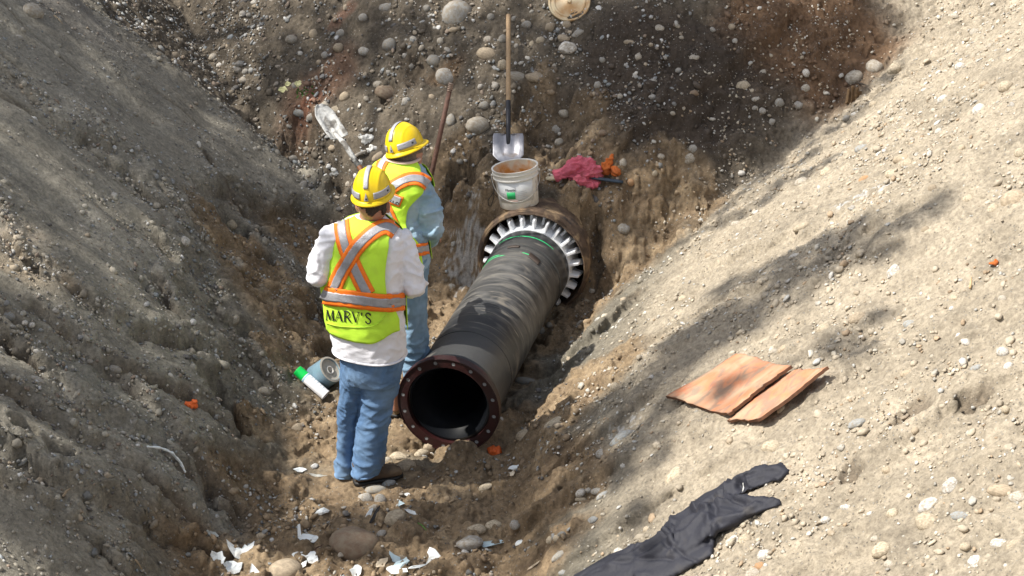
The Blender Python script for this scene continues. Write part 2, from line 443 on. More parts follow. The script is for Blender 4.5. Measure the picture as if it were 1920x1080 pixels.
# keep the trench clear for the pipe
ax = AX0; al = (X-ax.x)*PIPE_D.x+(Y-ax.y)*PIPE_D.y; la = np.abs(-(X-ax.x)*PIPE_D.y+(Y-ax.y)*PIPE_D.x)
inp = sstep(-.12, .0, al)*sstep(2.3, 2.1, al)
lim = .285-np.sqrt(np.clip(.275**2-la**2, 0, 1))-.004
Z = np.where((la < .275) & (inp > 0), np.minimum(Z, lim*inp+Z*(1-inp)), Z)
d, s_ = line_d(X+wfx*.6, Y+wfy*.6, unproj([(838, 868), (880, 850), (930, 812), (975, 770), (1010, 742)]))
Z += .085*np.exp(-(d/.055)**2)*sstep(-.02, .05, d*0+(X-AX0.x)+.10)
# people's standing places
FEET = []
def flatten(p, r, z):
    global Z
    q = np.hypot(X-p[0], Y-p[1])/r; w = sstep(1.5, .8, q); Z = Z*(1-w)+z*w

flatten(W(690, 893, 7.62), .22, 0.0); flatten(W(640, 893, 7.7), .15, 0.0); flatten(W(775, 712, 8.28), .2, 0.0); flatten(W(735, 712, 8.3), .2, .0)
pb = W(972, 385, 10.13); flatten(pb, .15, .652)

def zat(x, y):
    i = int(np.clip(np.searchsorted(gx, x)-1, 0, G.nx-2)); j = int(np.clip(np.searchsorted(gy, y)-1, 0, G.ny-2))
    u = (x-gx[i])/(gx[i+1]-gx[i]); v = (y-gy[j])/(gy[j+1]-gy[j])
    return float((Z[j, i]*(1-u)+Z[j, i+1]*u)*(1-v)+(Z[j+1, i]*(1-u)+Z[j+1, i+1]*u)*v)

def zat_n(x, y):
    i = np.clip(np.searchsorted(gx, x)-1, 0, G.nx-2); j = np.clip(np.searchsorted(gy, y)-1, 0, G.ny-2)
    u = (x-gx[i])/(gx[i+1]-gx[i]); v = (y-gy[j])/(gy[j+1]-gy[j])
    return (Z[j, i]*(1-u)+Z[j, i+1]*u)*(1-v)+(Z[j+1, i]*(1-u)+Z[j+1, i+1]*u)*v

def nrm_n(x, y, e=.03):
    zx = (zat_n(x+e, y)-zat_n(x-e, y))/(2*e); zy = (zat_n(x, y+e)-zat_n(x, y-e))/(2*e)
    n = np.stack([-zx, -zy, np.ones_like(zx)], -1); return n/np.linalg.norm(n, axis=-1)[..., None]

def hit(px, py):
    d = ray(px, py); ts = np.linspace(4.5, 15.5, 3300); x = d.x*ts; y = d.y*ts; z = CAM_H+d.z*ts
    k = np.argmax(z < zat_n(x, y)); return Vector((x[k], y[k], z[k]))

def nrm(p, e=.05):
    n = nrm_n(np.array([p.x]), np.array([p.y]), e)[0]; return Vector(n)

# soil colours by zone ------------------------------------------------
def cmix(c, col, w): return c*(1-w[..., None])+np.array(col)*w[..., None]
C = np.zeros(X.shape+(3,))+np.array((.20, .18, .14))
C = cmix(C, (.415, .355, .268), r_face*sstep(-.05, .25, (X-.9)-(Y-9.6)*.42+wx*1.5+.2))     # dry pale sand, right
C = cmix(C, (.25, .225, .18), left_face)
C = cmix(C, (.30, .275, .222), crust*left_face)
bkm = sstep(10.0, 10.35, Y+wy)*(1-crust)*(1-sstep(.25, .75, (X-1.05)-(Y-10)*.55+wx))
C = cmix(C, (.142, .118, .088), bkm)
p1 = hit_fn(1520, 70, base_h); rb = np.exp(-(((X+wx-p1.x)/.75)**2+((Y+wy-p1.y)/.6)**2)); C = cmix(C, (.17, .105, .062), sstep(.3, .7, rb))
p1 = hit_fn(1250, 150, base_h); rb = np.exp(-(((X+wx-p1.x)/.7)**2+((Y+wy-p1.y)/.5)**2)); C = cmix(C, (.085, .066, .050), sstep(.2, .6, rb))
C = cmix(C, (.285, .208, .128), brown)
C = cmix(C, (.36, .27, .17), brown*sstep(.05, .5, fbm2(X*3, Y*3, 3)))
C = cmix(C, (.18, .128, .08), brown*sstep(.1, .45, fbm2(X*4+9, Y*4, 3))*.6)
for a, b, rr, col in [(262, 520, .5, (.36, .33, .27)), (40, 520, .35, (.34, .28, .20)), (50, 470, .2, (.40, .34, .26)), (300, 620, .35, (.33, .30, .24)), (330, 900, .4, (.35, .33, .28)), (200, 760, .4, (.28, .265, .22)),
                      (600, 160, .35, (.20, .12, .08)), (573, 190, .12, (.26, .12, .075)), (640, 28, .15, (.22, .13, .09)), (835, 130, .15, (.15, .10, .06)), (110, 40, .6, (.20, .185, .16))]:
    p = hit_fn(a, b, base_h); w = np.exp(-(((X+wx*.5-p.x)/rr)**2+((Y+wy*.5-p.y)/(rr*.6))**2)); C = cmix(C, col, sstep(.25, .8, w)*.85)  # local paler and darker patches over the zone colours
C = cmix(C, (.15, .115, .08), crack*.85)  # darker brown along the cracks and inside the hollows
C = cmix(C, (.36, .33, .27), edge*left_face*sstep(-.1, .3, n3(X*8, Y*8, Z*8))*.7)
# white residue splashed on the soil
WH = np.zeros_like(X)
for a, b, rr, th in [(875, 505, .14, .10), (880, 530, .10, .02), (868, 490, .06, .0), (1350, 715, .0001, 0), (1600, 370, .10, .12), (1655, 350, .08, .1), (1170, 800, .09, .2), (150, 35, .001, .2), (945, 690, .04, .2)]:
    p = hit(a, b); q = np.exp(-(((X-p.x)/(rr*1.6))**2+((Y-p.y)/(rr*1.3))**2)); q3 = n3(X*22+a, Y*22, Z*22)+.6*n3(X*48, Y*48+a, Z*48); WH = np.maximum(WH, sstep(.0, .2, q-.86+q3*.6))
C = cmix(C, (.62, .61, .58), WH*.85)
mott = 1+.13*r_face*(n2(X*.9+2, cr*9)+.6*n2(X*2.2, cr*24))+.12*left_face*(n2(X*.9+2, c*11)+.7*n2(X*2.0, c*30))+.22*n3(X*5, Y*5, Z*5)+.13*n3(X*11+3, Y*11, Z*11)+.14*n3(X*42, Y*42, Z*42)
C = np.clip(C*mott[..., None], .02, .85)

# crumbly relief measured in 3-D, pushed out along the soil's own normals
gz = np.gradient(Z, gy, gx); NN = np.stack([-gz[1], -gz[0], np.ones_like(Z)], -1); NN /= np.linalg.norm(NN, axis=2)[..., None]
def bill(f, s): return np.abs(n3(X*f+s, Y*f, Z*f))
rough = np.clip(.30+.9*fcm+.9*brown+.55*bk+.26*r_face+.9*np.exp(-(sd/.10)**2)*left_face+.8*edge*left_face+.10*low*left_face+.35*sstep(.05, .3, fbm2(X*2+7, Y*2, 3))-.25*crust*inner*left_face, .12, 1.3)*core
dsp = rough*(.030*(bill(7, 0)-.25)+.020*(bill(15, 4)-.25)+.012*(bill(31, 9)-.25)+.006*(bill(62, 2)-.25))
PX3 = X+NN[..., 0]*dsp; PY3 = Y+NN[..., 1]*dsp; PZ3 = Z+NN[..., 2]*dsp
# cracks and most hollows carry a darker brown in the soil colours
# mesh, with the buried casing's bore left open
NX, NY = G.nx, G.ny
V = np.stack([PX3.ravel(), PY3.ravel(), PZ3.ravel()], -1)
idx = np.arange(NX*NY).reshape(NY, NX)
F = np.stack([idx[:-1, :-1].ravel(), idx[:-1, 1:].ravel(), idx[1:, 1:].ravel(), idx[1:, :-1].ravel()], -1)
rel = V-np.array(AX1); axd = np.array(PIPE_D); t = rel@axd; rad = rel-t[:, None]*axd; rr = np.linalg.norm(rad, axis=1)
inside = (rr < CAS_R-.004) & (t > -.03) & (t < 1.5)
F = F[~inside[F].all(axis=1)]
used = np.zeros(len(V), bool); used[F.ravel()] = True
mv = inside & used
V[mv] = np.array(AX1)+t[mv, None]*axd+rad[mv]/np.maximum(rr[mv], 1e-6)[:, None]*(CAS_R-.006)
gme = mesh_np("ground", V, F)
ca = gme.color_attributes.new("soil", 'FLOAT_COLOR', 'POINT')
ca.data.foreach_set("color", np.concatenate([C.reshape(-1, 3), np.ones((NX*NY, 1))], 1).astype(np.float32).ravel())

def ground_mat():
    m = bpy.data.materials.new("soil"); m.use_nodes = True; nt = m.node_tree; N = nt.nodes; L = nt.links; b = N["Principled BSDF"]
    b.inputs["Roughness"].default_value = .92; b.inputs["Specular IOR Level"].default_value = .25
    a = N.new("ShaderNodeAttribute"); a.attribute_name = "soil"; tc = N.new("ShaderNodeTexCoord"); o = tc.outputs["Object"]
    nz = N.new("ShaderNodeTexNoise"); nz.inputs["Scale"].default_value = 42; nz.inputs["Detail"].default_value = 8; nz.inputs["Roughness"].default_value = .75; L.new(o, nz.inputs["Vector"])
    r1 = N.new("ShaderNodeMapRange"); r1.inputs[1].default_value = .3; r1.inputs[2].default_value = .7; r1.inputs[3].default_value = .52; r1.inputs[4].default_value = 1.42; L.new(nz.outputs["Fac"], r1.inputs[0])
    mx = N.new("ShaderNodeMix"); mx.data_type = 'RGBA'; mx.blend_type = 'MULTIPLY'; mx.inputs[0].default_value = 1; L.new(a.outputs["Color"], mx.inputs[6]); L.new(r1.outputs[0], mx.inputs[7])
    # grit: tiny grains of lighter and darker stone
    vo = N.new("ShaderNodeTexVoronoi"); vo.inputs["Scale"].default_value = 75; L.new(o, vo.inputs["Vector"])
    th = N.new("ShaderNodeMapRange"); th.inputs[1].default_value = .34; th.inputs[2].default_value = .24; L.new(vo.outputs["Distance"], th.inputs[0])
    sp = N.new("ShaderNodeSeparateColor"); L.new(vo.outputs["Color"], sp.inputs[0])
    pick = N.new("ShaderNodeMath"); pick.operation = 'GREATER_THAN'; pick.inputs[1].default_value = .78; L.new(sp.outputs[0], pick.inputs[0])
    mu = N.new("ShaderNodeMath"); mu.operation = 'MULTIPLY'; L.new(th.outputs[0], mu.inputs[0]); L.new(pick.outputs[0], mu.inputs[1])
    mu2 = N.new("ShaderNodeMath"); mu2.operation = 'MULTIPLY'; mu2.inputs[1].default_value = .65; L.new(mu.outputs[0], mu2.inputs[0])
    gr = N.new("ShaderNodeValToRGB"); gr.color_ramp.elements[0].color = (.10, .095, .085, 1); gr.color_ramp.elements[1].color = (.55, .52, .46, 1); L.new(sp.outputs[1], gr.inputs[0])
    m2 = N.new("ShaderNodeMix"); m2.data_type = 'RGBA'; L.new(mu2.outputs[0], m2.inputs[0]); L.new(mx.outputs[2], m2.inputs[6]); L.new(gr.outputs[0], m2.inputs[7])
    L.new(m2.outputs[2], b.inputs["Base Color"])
    nb = N.new("ShaderNodeTexNoise"); nb.inputs["Scale"].default_value = 120; nb.inputs["Detail"].default_value = 8; nb.inputs["Roughness"].default_value = .8; L.new(o, nb.inputs["Vector"])
    ad = N.new("ShaderNodeMath"); ad.operation = 'ADD'; L.new(nb.outputs["Fac"], ad.inputs[0]); L.new(mu.outputs[0], ad.inputs[1])
    ad2 = N.new("ShaderNodeMath"); ad2.operation = 'ADD'; L.new(ad.outputs[0], ad2.inputs[0]); L.new(nz.outputs["Fac"], ad2.inputs[1])
    bp = N.new("ShaderNodeBump"); bp.inputs["Strength"].default_value = .9; bp.inputs["Distance"].default_value = .012; L.new(ad2.outputs[0], bp.inputs["Height"]); L.new(bp.outputs[0], b.inputs["Normal"])
    return m
ground = new_obj("ground", gme, ground_mat()); tag(ground, "dug trench of grey, brown and pale sandy soil with steep scraped sides", kind='structure')
# ------------------------------------------------------------------ the carrier pipe, its flange, the steel casing
def frame_along(p, d, up=Vector((0, 0, 1))):
    z = d.normalized(); x = up.cross(z).normalized(); y = z.cross(x)
    M = Matrix((x, y, z)).transposed().to_4x4(); M.translation = p; return M

def lathe(prof, seg=96, closed=True):
    """profile (r, z) round the local z axis"""
    V = []; F = []; n = len(prof)
    for k in range(seg):
        th = 2*math.pi*k/seg; c, s = math.cos(th), math.sin(th)
        for r, z in prof: V.append((r*c, r*s, z))
    for k in range(seg):
        k2 = (k+1) % seg
        for i in range(n if closed else n-1):
            i2 = (i+1) % n; F.append((k*n+i, k2*n+i, k2*n+i2, k*n+i2))
    return V, F

def lathe_mesh(name, prof, seg=96, closed=True, sm=35):
    me = mesh_py(name, *lathe(prof, seg, closed)); bm = bmesh.new(); bm.from_mesh(me)
    bmesh.ops.recalc_face_normals(bm, faces=bm.faces)
    for e in bm.edges:
        if e.is_manifold and e.calc_face_angle(0) > math.radians(sm): e.smooth = False
    bm.to_mesh(me); bm.free(); return me

M_PIPE = mat("black_polyethylene", (.018, .020, .023), rough=.42, var=.25, scale=6, bump=.15, bscale=25)
layer(M_PIPE, (.10, .098, .092), .9, (.40, .62), rough=.6, distort=.5, seed=9, amt=.6)
layer(M_PIPE, (.15, .146, .138), 1.6, (.42, .66), stretch=(1.5, 1.5, 4), rough=.85, distort=1.4, zband=(.55, .85, 1.35, 1.75), amt=.75)
layer(M_PIPE, (.20, .187, .162), 2.6, (.52, .74), stretch=(1.0, 1.0, 4.5), rough=.9, distort=1.9, seed=4, zband=(.45, .75, 1.45, 1.8), detail=9)
layer(M_PIPE, (.30, .27, .22), 7, (.60, .70), stretch=(.6, .6, 9), rough=.9, distort=.8, seed=24, zband=(.3, .6, 1.5, 1.85), detail=6, amt=.7)
layer(M_PIPE, (.19, .17, .14), 3.0, (.60, .72), stretch=(1.0, 1.0, 3), rough=.9, distort=1.0, seed=14, amt=.8)
M_LINER = mat("black_liner", (.006, .007, .009), rough=.3, var=.2, scale=5)
M_RED = mat("red_oxide_primer", (.026, .005, .005), rough=.5, var=.3, scale=14, bump=.3, bscale=60)
layer(M_RED, (.035, .02, .02), 5, (.5, .7), rough=.5)
M_RUST = mat("rusty_steel", (.10, .065, .042), rough=.85, var=.35, scale=12, bump=.7, bscale=45)
layer(M_RUST, (.36, .25, .14), 7, (.5, .68), distort=.6)
layer(M_RUST, (.03, .022, .018), 9, (.55, .7), seed=3)
M_WHITEPL = mat("white_plastic", (.88, .90, .92), rough=.38, var=.05, scale=10)
layer(M_WHITEPL, (.42, .40, .37), 9, (.56, .75), rough=.6, amt=.7)
M_GREEN = mat("green_paint_stripe", (.04, .70, .24), rough=.5, var=.2, scale=30)
layer(M_GREEN, (.03, .10, .05), 25, (.56, .7))
M_DARK = mat("dark_rubber", (.012, .012, .012), rough=.6)

PM = frame_along(AX0, PIPE_D); PL = (AX1-AX0).length
pipe = empty("flanged_pipe", mat=PM); tag(pipe, "black scuffed plastic pipe with dark red bolted flange ring lying in the trench", "pipe")
def pp(name, me, m, parent=None):
    o = new_obj(name, me, m); o.parent = parent or pipe; return o
R0, Ri = .262, .232
tot = PL+.7
prof = [(R0, .10), (R0, .395), (R0-.004, .398), (R0-.004, .404), (R0, .407)]+[(R0+.0008*math.sin(i*1.7), .45+i*(tot-.5)/24) for i in range(25)]+[(Ri, tot), (Ri, .10)]
pp("pipe_wall", lathe_mesh("pipe_wall", prof, 128), M_PIPE)
# flange adapter: thick black stub whose face shows, narrow bore
prof = [(.262, .10), (.262, .03), (.240, .012), (.236, -.004), (.226, -.004), (.215, .03), (.19, .075), (.166, .12), (.157, .16), (.157, .5), (.20, .5), (.215, .14)]
pp("stub_end", lathe_mesh("stub_end", prof, 128), M_LINER)
prof = [(.156, .10), (.156, 2.6), (.02, 2.6), (.0001, 2.6), (.0001, 2.62), (.16, 2.62), (.16, .5)]
pp("bore", lathe_mesh("bore", [(.1565, .49), (.1565, tot-.05), (.0001, tot-.05), (.0001, tot-.04), (.165, tot-.04), (.165, .49)], 96), M_DARK)
# backing ring with real bolt holes
bm = bmesh.new(); nb = 16; outer = 192; ro, ri, rb, hr = .296, .243, .270, .0125
def ring_face(z, flip):
    vo = [bm.verts.new((ro*math.cos(2*math.pi*k/outer), ro*math.sin(2*math.pi*k/outer), z)) for k in range(outer)]
    vi = [bm.verts.new((ri*math.cos(2*math.pi*k/outer), ri*math.sin(2*math.pi*k/outer), z)) for k in range(outer)]
    hs = []
    edges = [bm.edges.new((vo[k], vo[(k+1) % outer])) for k in range(outer)]+[bm.edges.new((vi[k], vi[(k+1) % outer])) for k in range(outer)]
    for j in range(nb):
        a = 2*math.pi*(j+.33)/nb; cx, cy = rb*math.cos(a), rb*math.sin(a)
        h = [bm.verts.new((cx+hr*math.cos(2*math.pi*q/12), cy+hr*math.sin(2*math.pi*q/12), z)) for q in range(12)]; hs.append(h)
        edges += [bm.edges.new((h[q], h[(q+1) % 12])) for q in range(12)]
    bmesh.ops.triangle_fill(bm, edges=edges, use_beauty=True)
    return vo, vi, hs
a = ring_face(-.030, 0); b_ = ring_face(.012, 1)
def bridge(p, q):
    n = len(p)
    for k in range(n): bm.faces.new((p[k], p[(k+1) % n], q[(k+1) % n], q[k]))
bridge(a[0], b_[0]); bridge(a[1], b_[1])
for p, q in zip(a[2], b_[2]): bridge(p, q)
bmesh.ops.recalc_face_normals(bm, faces=bm.faces)
me = bpy.data.meshes.new("flange_ring"); bm.to_mesh(me); bm.free()
fr = pp("flange_ring", me, M_RED)
# rim of the ring stands a little proud
pp("flange_lip", lathe_mesh("flange_lip", [(.2963, -.036), (.3005, -.034), (.3005, .014), (.2963, .016)], 128), M_RED, fr)
# bolt holes show daylight grey liner washers behind: small grey plugs
M_PLUG = mat("grey_bolt_plug", (.24, .245, .25), rough=.6)
plug = lathe_mesh("bolt_plug", [(.0001, .0), (.0105, .0), (.0115, .003), (.0115, .012), (.0001, .012)], 16)
for j in range(nb):
    an = 2*math.pi*(j+.33)/nb; o = pp("bolt_plug", plug, M_PLUG, fr); o.location = (rb*math.cos(an), rb*math.sin(an), -.028)
# green chalk stripes round the far end of the pipe
def arc_strip(name, z, a0, a1, w, r, mtl, tilt=0.0, parent=None):
    a0, a1, tilt = math.pi-a1, math.pi-a0, -tilt
    V = []; F = []; n = 40
    for i in range(n+1):
        an = a0+(a1-a0)*i/n; zz = z+tilt*(i/n-.5); ww = w*(.6+.4*math.sin(math.pi*i/n))
        for dz, dr in ((-ww, 0), (-ww, .0012), (ww, .0012), (ww, 0)): V.append(((r+dr)*math.cos(an), (r+dr)*math.sin(an), zz+dz))
    for i in range(n):
        for q in range(3): F.append((i*4+q, i*4+q+1, i*4+q+5, i*4+q+4))
    return pp(name, mesh_py(name, V, F), mtl, parent)
UPA = math.pi/2
arc_strip("green_stripe", PL-.19, UPA-.75, UPA+.75, .0055, R0+.0105, M_GREEN)
arc_strip("green_stripe", PL-.40, UPA+.45, UPA+1.2, .004, R0+.0012, M_GREEN, .10)
arc_strip("green_stripe", PL-.46, UPA+.25, UPA+1.1, .0035, R0+.0012, M_GREEN, .05)
arc_strip("green_stripe", PL-.43, UPA-.35, UPA-.12, .004, R0+.0012, M_GREEN, .0)
# thicker sleeve near the casing and two dark tape patches
pp("coupling_sleeve", lathe_mesh("coupling_sleeve", [(R0+.001, PL-.33), (R0+.010, PL-.325), (R0+.010, PL-.092), (R0+.001, PL-.087)], 128), M_PIPE)
M_TAPE = mat("brown_tape", (.045, .03, .022), rough=.6, var=.3, scale=30)
def patch(a0, a1, z0, z1, r, tw=0.0):
    a0, a1, tw = math.pi-a0, math.pi-a1, tw
    V = []; F = []; n = 14
    for i in range(n+1):
        an = a0+(a1-a0)*i/n
        for zz in (z0, z1): V.append(((r)*math.cos(an), r*math.sin(an), zz+tw*i/n))
    for i in range(n): F.append((2*i, 2*i+1, 2*i+3, 2*i+2))
    return thick(mesh_py("tape_patch", V, F), .004)
pp("tape_patch", patch(UPA-.62, UPA-.30, PL-.50, PL-.43, R0+.004, .03), M_TAPE)
pp("tape_patch", patch(UPA+.02, UPA+.32, PL-.365, PL-.335, R0+.0045), M_TAPE)
# white casing spacer: ring and radial fins in two rows
sp = pp("spacer_ring", lathe_mesh("spacer_ring", [(R0+.0008, PL-.085), (R0+.014, PL-.085), (R0+.014, PL+.20), (R0+.0008, PL+.20)], 128), M_WHITEPL)
def fin_mesh(L, H, wd):
    V = [(-wd/2, 0, 0), (wd/2, 0, 0), (-wd/2, 0, L), (wd/2, 0, L), (-wd/2*.8, H*.93, .018), (wd/2*.8, H*.93, .018), (-wd/2*.8, H, .05), (wd/2*.8, H, .05), (-wd/2*.8, H, L), (wd/2*.8, H, L)]
    F = [(0, 4, 5, 1), (4, 6, 7, 5), (6, 8, 9, 7), (8, 2, 3, 9), (0, 2, 8, 6, 4), (1, 5, 7, 9, 3), (0, 1, 3, 2)]
    return bevel_mesh(mesh_py("spacer_fin", V, F, False), .002, 2)
fm = fin_mesh(.085, .064, .0195)
NF = 23
for row in range(2):
    for k in range(NF):
        th = 2*math.pi*(k+.5*row)/NF+random.uniform(-.012, .012)
        o = pp("spacer_fin", fm, M_WHITEPL, sp)
        o.matrix_local = Matrix.Translation((math.cos(th)*(R0+.012), math.sin(th)*(R0+.012), PL-.075+row*.115)) @ Matrix.Rotation(th-math.pi/2, 4, 'Z')

# the casing
CM = frame_along(AX1, PIPE_D); casing = empty("steel_casing", mat=CM)
tag(casing, "rusty steel casing pipe set in the earth bank, its mouth open around white fins", "casing")
cw = .012; prof = []
o = new_obj("casing_wall", lathe_mesh("casing_wall", [(CAS_R, -.030), (CAS_R-.004, -.036), (CAS_R-cw+.003, -.036), (CAS_R-cw, -.030), (CAS_R-cw, 1.4), (CAS_R, 1.4)], 144), M_RUST)
co = get_co(o.data); an = np.arctan2(co[:, 1], co[:, 0]); m_ = co[:, 2] < .02
co[:, 2] += np.where(m_, .010*n2(an*5, an*0+2)+.006*n2(an*17, an*0), 0); set_co(o.data, co); o.parent = casing
o = new_obj("end_seal", lathe_mesh("end_seal", [(R0+.016, 0.85), (CAS_R-cw-.001, .85), (CAS_R-cw-.001, .87), (R0+.016, .87)], 64), M_DARK); o.parent = casing
# weld bead / earth crusted collar on top of the mouth
col = lathe_mesh("mouth_collar", [(CAS_R+.0005, -.022), (CAS_R+.010, -.018), (CAS_R+.018, .02), (CAS_R+.012, .075), (CAS_R+.0005, .08)], 144)
co = get_co(col); no = get_no(col); co = co+no*(.006*n3(co[:, 0]*20, co[:, 1]*20, co[:, 2]*20))[:, None]*(np.hypot(co[:, 0], co[:, 1]) > CAS_R+.004)[:, None]; set_co(col, co)
o = new_obj("mouth_collar", col, M_RUST); o.parent = casing
# ------------------------------------------------------------------ trees on the rim, above and left of the picture, that dapple the light
M_LEAF = mat("tree_leaf", (.045, .085, .02), rough=.55, var=.3, scale=3)
M_BARK = mat("tree_bark", (.09, .07, .05), rough=.9, var=.3, scale=12, bump=.6, bscale=30)
# leaf clumps hang where their shade falls as in the photograph: (px, py, radius m, leaves) on the ground, carried back towards the sun
SH = []
r_ = random.Random(5)
def shade(a, b, rad, n, sx=1.0): SH.append((hit(a, b), rad, n, sx))
for a, b in [(60, 400), (150, 500), (230, 470), (90, 590), (180, 560), (60, 650), (170, 690), (280, 660), (100, 760), (220, 770), (320, 740), (140, 860), (250, 860), (340, 820), (60, 1010), (160, 960), (260, 980), (220, 1060), (410, 620), (400, 470), (330, 520), (470, 560)]:
    shade(a+r_.uniform(-15, 15), b+r_.uniform(-15, 15), r_.uniform(.10, .18), 34)
for k in range(16):
    t = k/15; shade(1270+450*t+r_.uniform(-18, 18), 655-270*t+r_.uniform(-16, 16)+18*math.sin(t*9), r_.uniform(.10, .17), int(r_.uniform(18, 32)))
for k in range(14):
    shade(1340+22*k+r_.uniform(-20, 50), 395-20*k+r_.uniform(-25, 45), r_.uniform(.10, .2), int(r_.uniform(10, 24)))
for k in range(12):
    t = k/11; shade(1250-260*t+r_.uniform(-14, 14), 770+250*t+r_.uniform(-14, 14), r_.uniform(.10, .16), int(r_.uniform(16, 30)))
for a, b in [(1100, 60), (1180, 40), (1250, 100), (1330, 60), (1140, 150), (1220, 180), (1300, 170), (1380, 110), (1100, 230), (1350, 200), (1200, 250), (640, 60), (760, 60), (560, 130)]: shade(a, b, .32, 120)
for a, b, rad, n in [(60, 60, .75, 330), (240, 90, .75, 330), (420, 60, .7, 260), (120, 200, .6, 260), (300, 190, .65, 300), (170, 300, .5, 220), (330, 310, .5, 220), (420, 330, .45, 180), (60, 330, .35, 120),
                     (480, 180, .45, 120), (560, 60, .5, 110), (700, 30, .5, 110), (820, 90, .4, 70), (960, 110, .4, 90), (700, 130, .35, 60), (1060, 140, .5, 170), (1180, 100, .55, 260), (1180, 200, .5, 220), (1300, 110, .5, 250),
                     (1320, 220, .45, 210), (1430, 170, .4, 190), (1400, 60, .5, 190), (1540, 110, .35, 150), (1500, 20, .35, 110), (1250, 290, .2, 24), (1030, 215, .3, 110), (1420, 270, .22, 45), (1640, 20, .25, 60),
                     (980, 30, .4, 80), (1260, 20, .5, 150), (480, 440, .3, 110), (560, 480, .3, 120), (500, 560, .25, 80), (600, 560, .3, 110), (430, 650, .15, 30), (100, 700, .2, 40), (30, 920, .2, 40), (600, 640, .2, 50), (520, 650, .2, 40), (1460, 100, .4, 110), (1520, 200, .3, 60), (1620, 60, .3, 50), (1580, 170, .18, 26), (1380, 590, .2, 60), (1300, 660, .16, 40), (1250, 700, .14, 36), (1490, 520, .16, 46), (1560, 480, .15, 40), 
                     (1360, 545, .17, 60), (1410, 520, .14, 40), (1460, 490, .13, 45), (1540, 450, .14, 50), (1600, 425, .12, 40), (1330, 600, .16, 50), (1290, 640, .12, 30), (1640, 590, .07, 20), (1560, 640, .12, 20), (1600, 660, .1, 16),
                     (1250, 760, .12, 35), (1160, 800, .15, 50), (1100, 860, .14, 50), (1050, 930, .15, 55), (1160, 900, .12, 35), (1080, 1000, .12, 40), (1010, 1040, .12, 35), (1190, 960, .1, 25), (990, 870, .12, 35), (1240, 850, .08, 16), (1370, 735, .09, 24),
                     (860, 930, .1, 28), (940, 960, .12, 30),
                     (1160, 420, .14, 30), (1430, 330, .13, 30), (1500, 330, .1, 24), (1560, 300, .08, 18), (1480, 250, .12, 30), (1230, 1050, .06, 10)]:
    shade(a, b, rad, n)
bases = [(-6.6, 6.2), (-7.4, 9.3), (-6.3, 12.2)]
tops = []; groups = [[], [], []]
for p, rad, n, sx in SH:
    t = r_.uniform(10.5, 14.5); c = p+SUN*t
    k = min(range(3), key=lambda i: abs(bases[i][1]-c.y)+r_.uniform(0, .6)); groups[k].append((c, rad, n))
NAMES = ["broad leafy tree on the left rim nearest the camera", "tall leafy tree on the left rim beside the middle of the trench", "leafy tree on the left rim behind the far end of the trench"]
for k, (bx, by) in enumerate(bases):
    e = empty("leafy_tree", (bx, by, zat(bx, by)-.1)); tag(e, NAMES[k], "tree", "trees on the rim of the trench")
    base = Vector((bx, by, zat(bx, by)-.1))
    cen = sum((g[0] for g in groups[k]), Vector())/len(groups[k]); fork = base.lerp(Vector((cen.x, by*.4+cen.y*.6, cen.z)), .62)
    pts = [base, base.lerp(fork, .35)+Vector((.1, .05, .2)), base.lerp(fork, .7), fork]
    g = [tube_geo(pts, [.24, .19, .16, .12], 12)]
    for c, rad, n in groups[k]:
        mid = fork.lerp(c, .5)+Vector((r_.uniform(-.2, .2), r_.uniform(-.2, .2), .2))
        g.append(tube_geo([fork.lerp(base, .12*r_.random()), mid, c], [.035, .018, .006], 5))
    put(new_obj("trunk", mesh_py("trunk", *join_geo(g)), M_BARK), e)
    P = []; 
    for c, rad, n in groups[k]:
        q = RNG.normal(size=(int(n*1.0), 3))*np.array([.62, .62, .55])*rad*.78; P.append(q+np.array(c))
    P = np.concatenate(P); n = len(P)
    A = RNG.normal(size=(n, 3)); A /= np.linalg.norm(A, axis=1)[:, None]; B = np.cross(A, RNG.normal(size=(n, 3))); B /= np.linalg.norm(B, axis=1)[:, None]
    s = RNG.uniform(.045, .085, n)[:, None]
    V_ = np.stack([P-A*s, P+B*s*.5, P+A*s, P-B*s*.5], 1).reshape(-1, 3); F_ = np.arange(n*4).reshape(-1, 4)
    put(new_obj("crown", mesh_np("crown", V_, F_, False), M_LEAF), e)
# ------------------------------------------------------------------ gravel (uncountable) and cobbles (each its own object)
def ico(sub):
    bm = bmesh.new(); bmesh.ops.create_icosphere(bm, subdivisions=sub, radius=1.0)
    v = np.array([list(q.co) for q in bm.verts]); f = np.array([[q.index for q in p.verts] for p in bm.faces]); bm.free(); return v, f

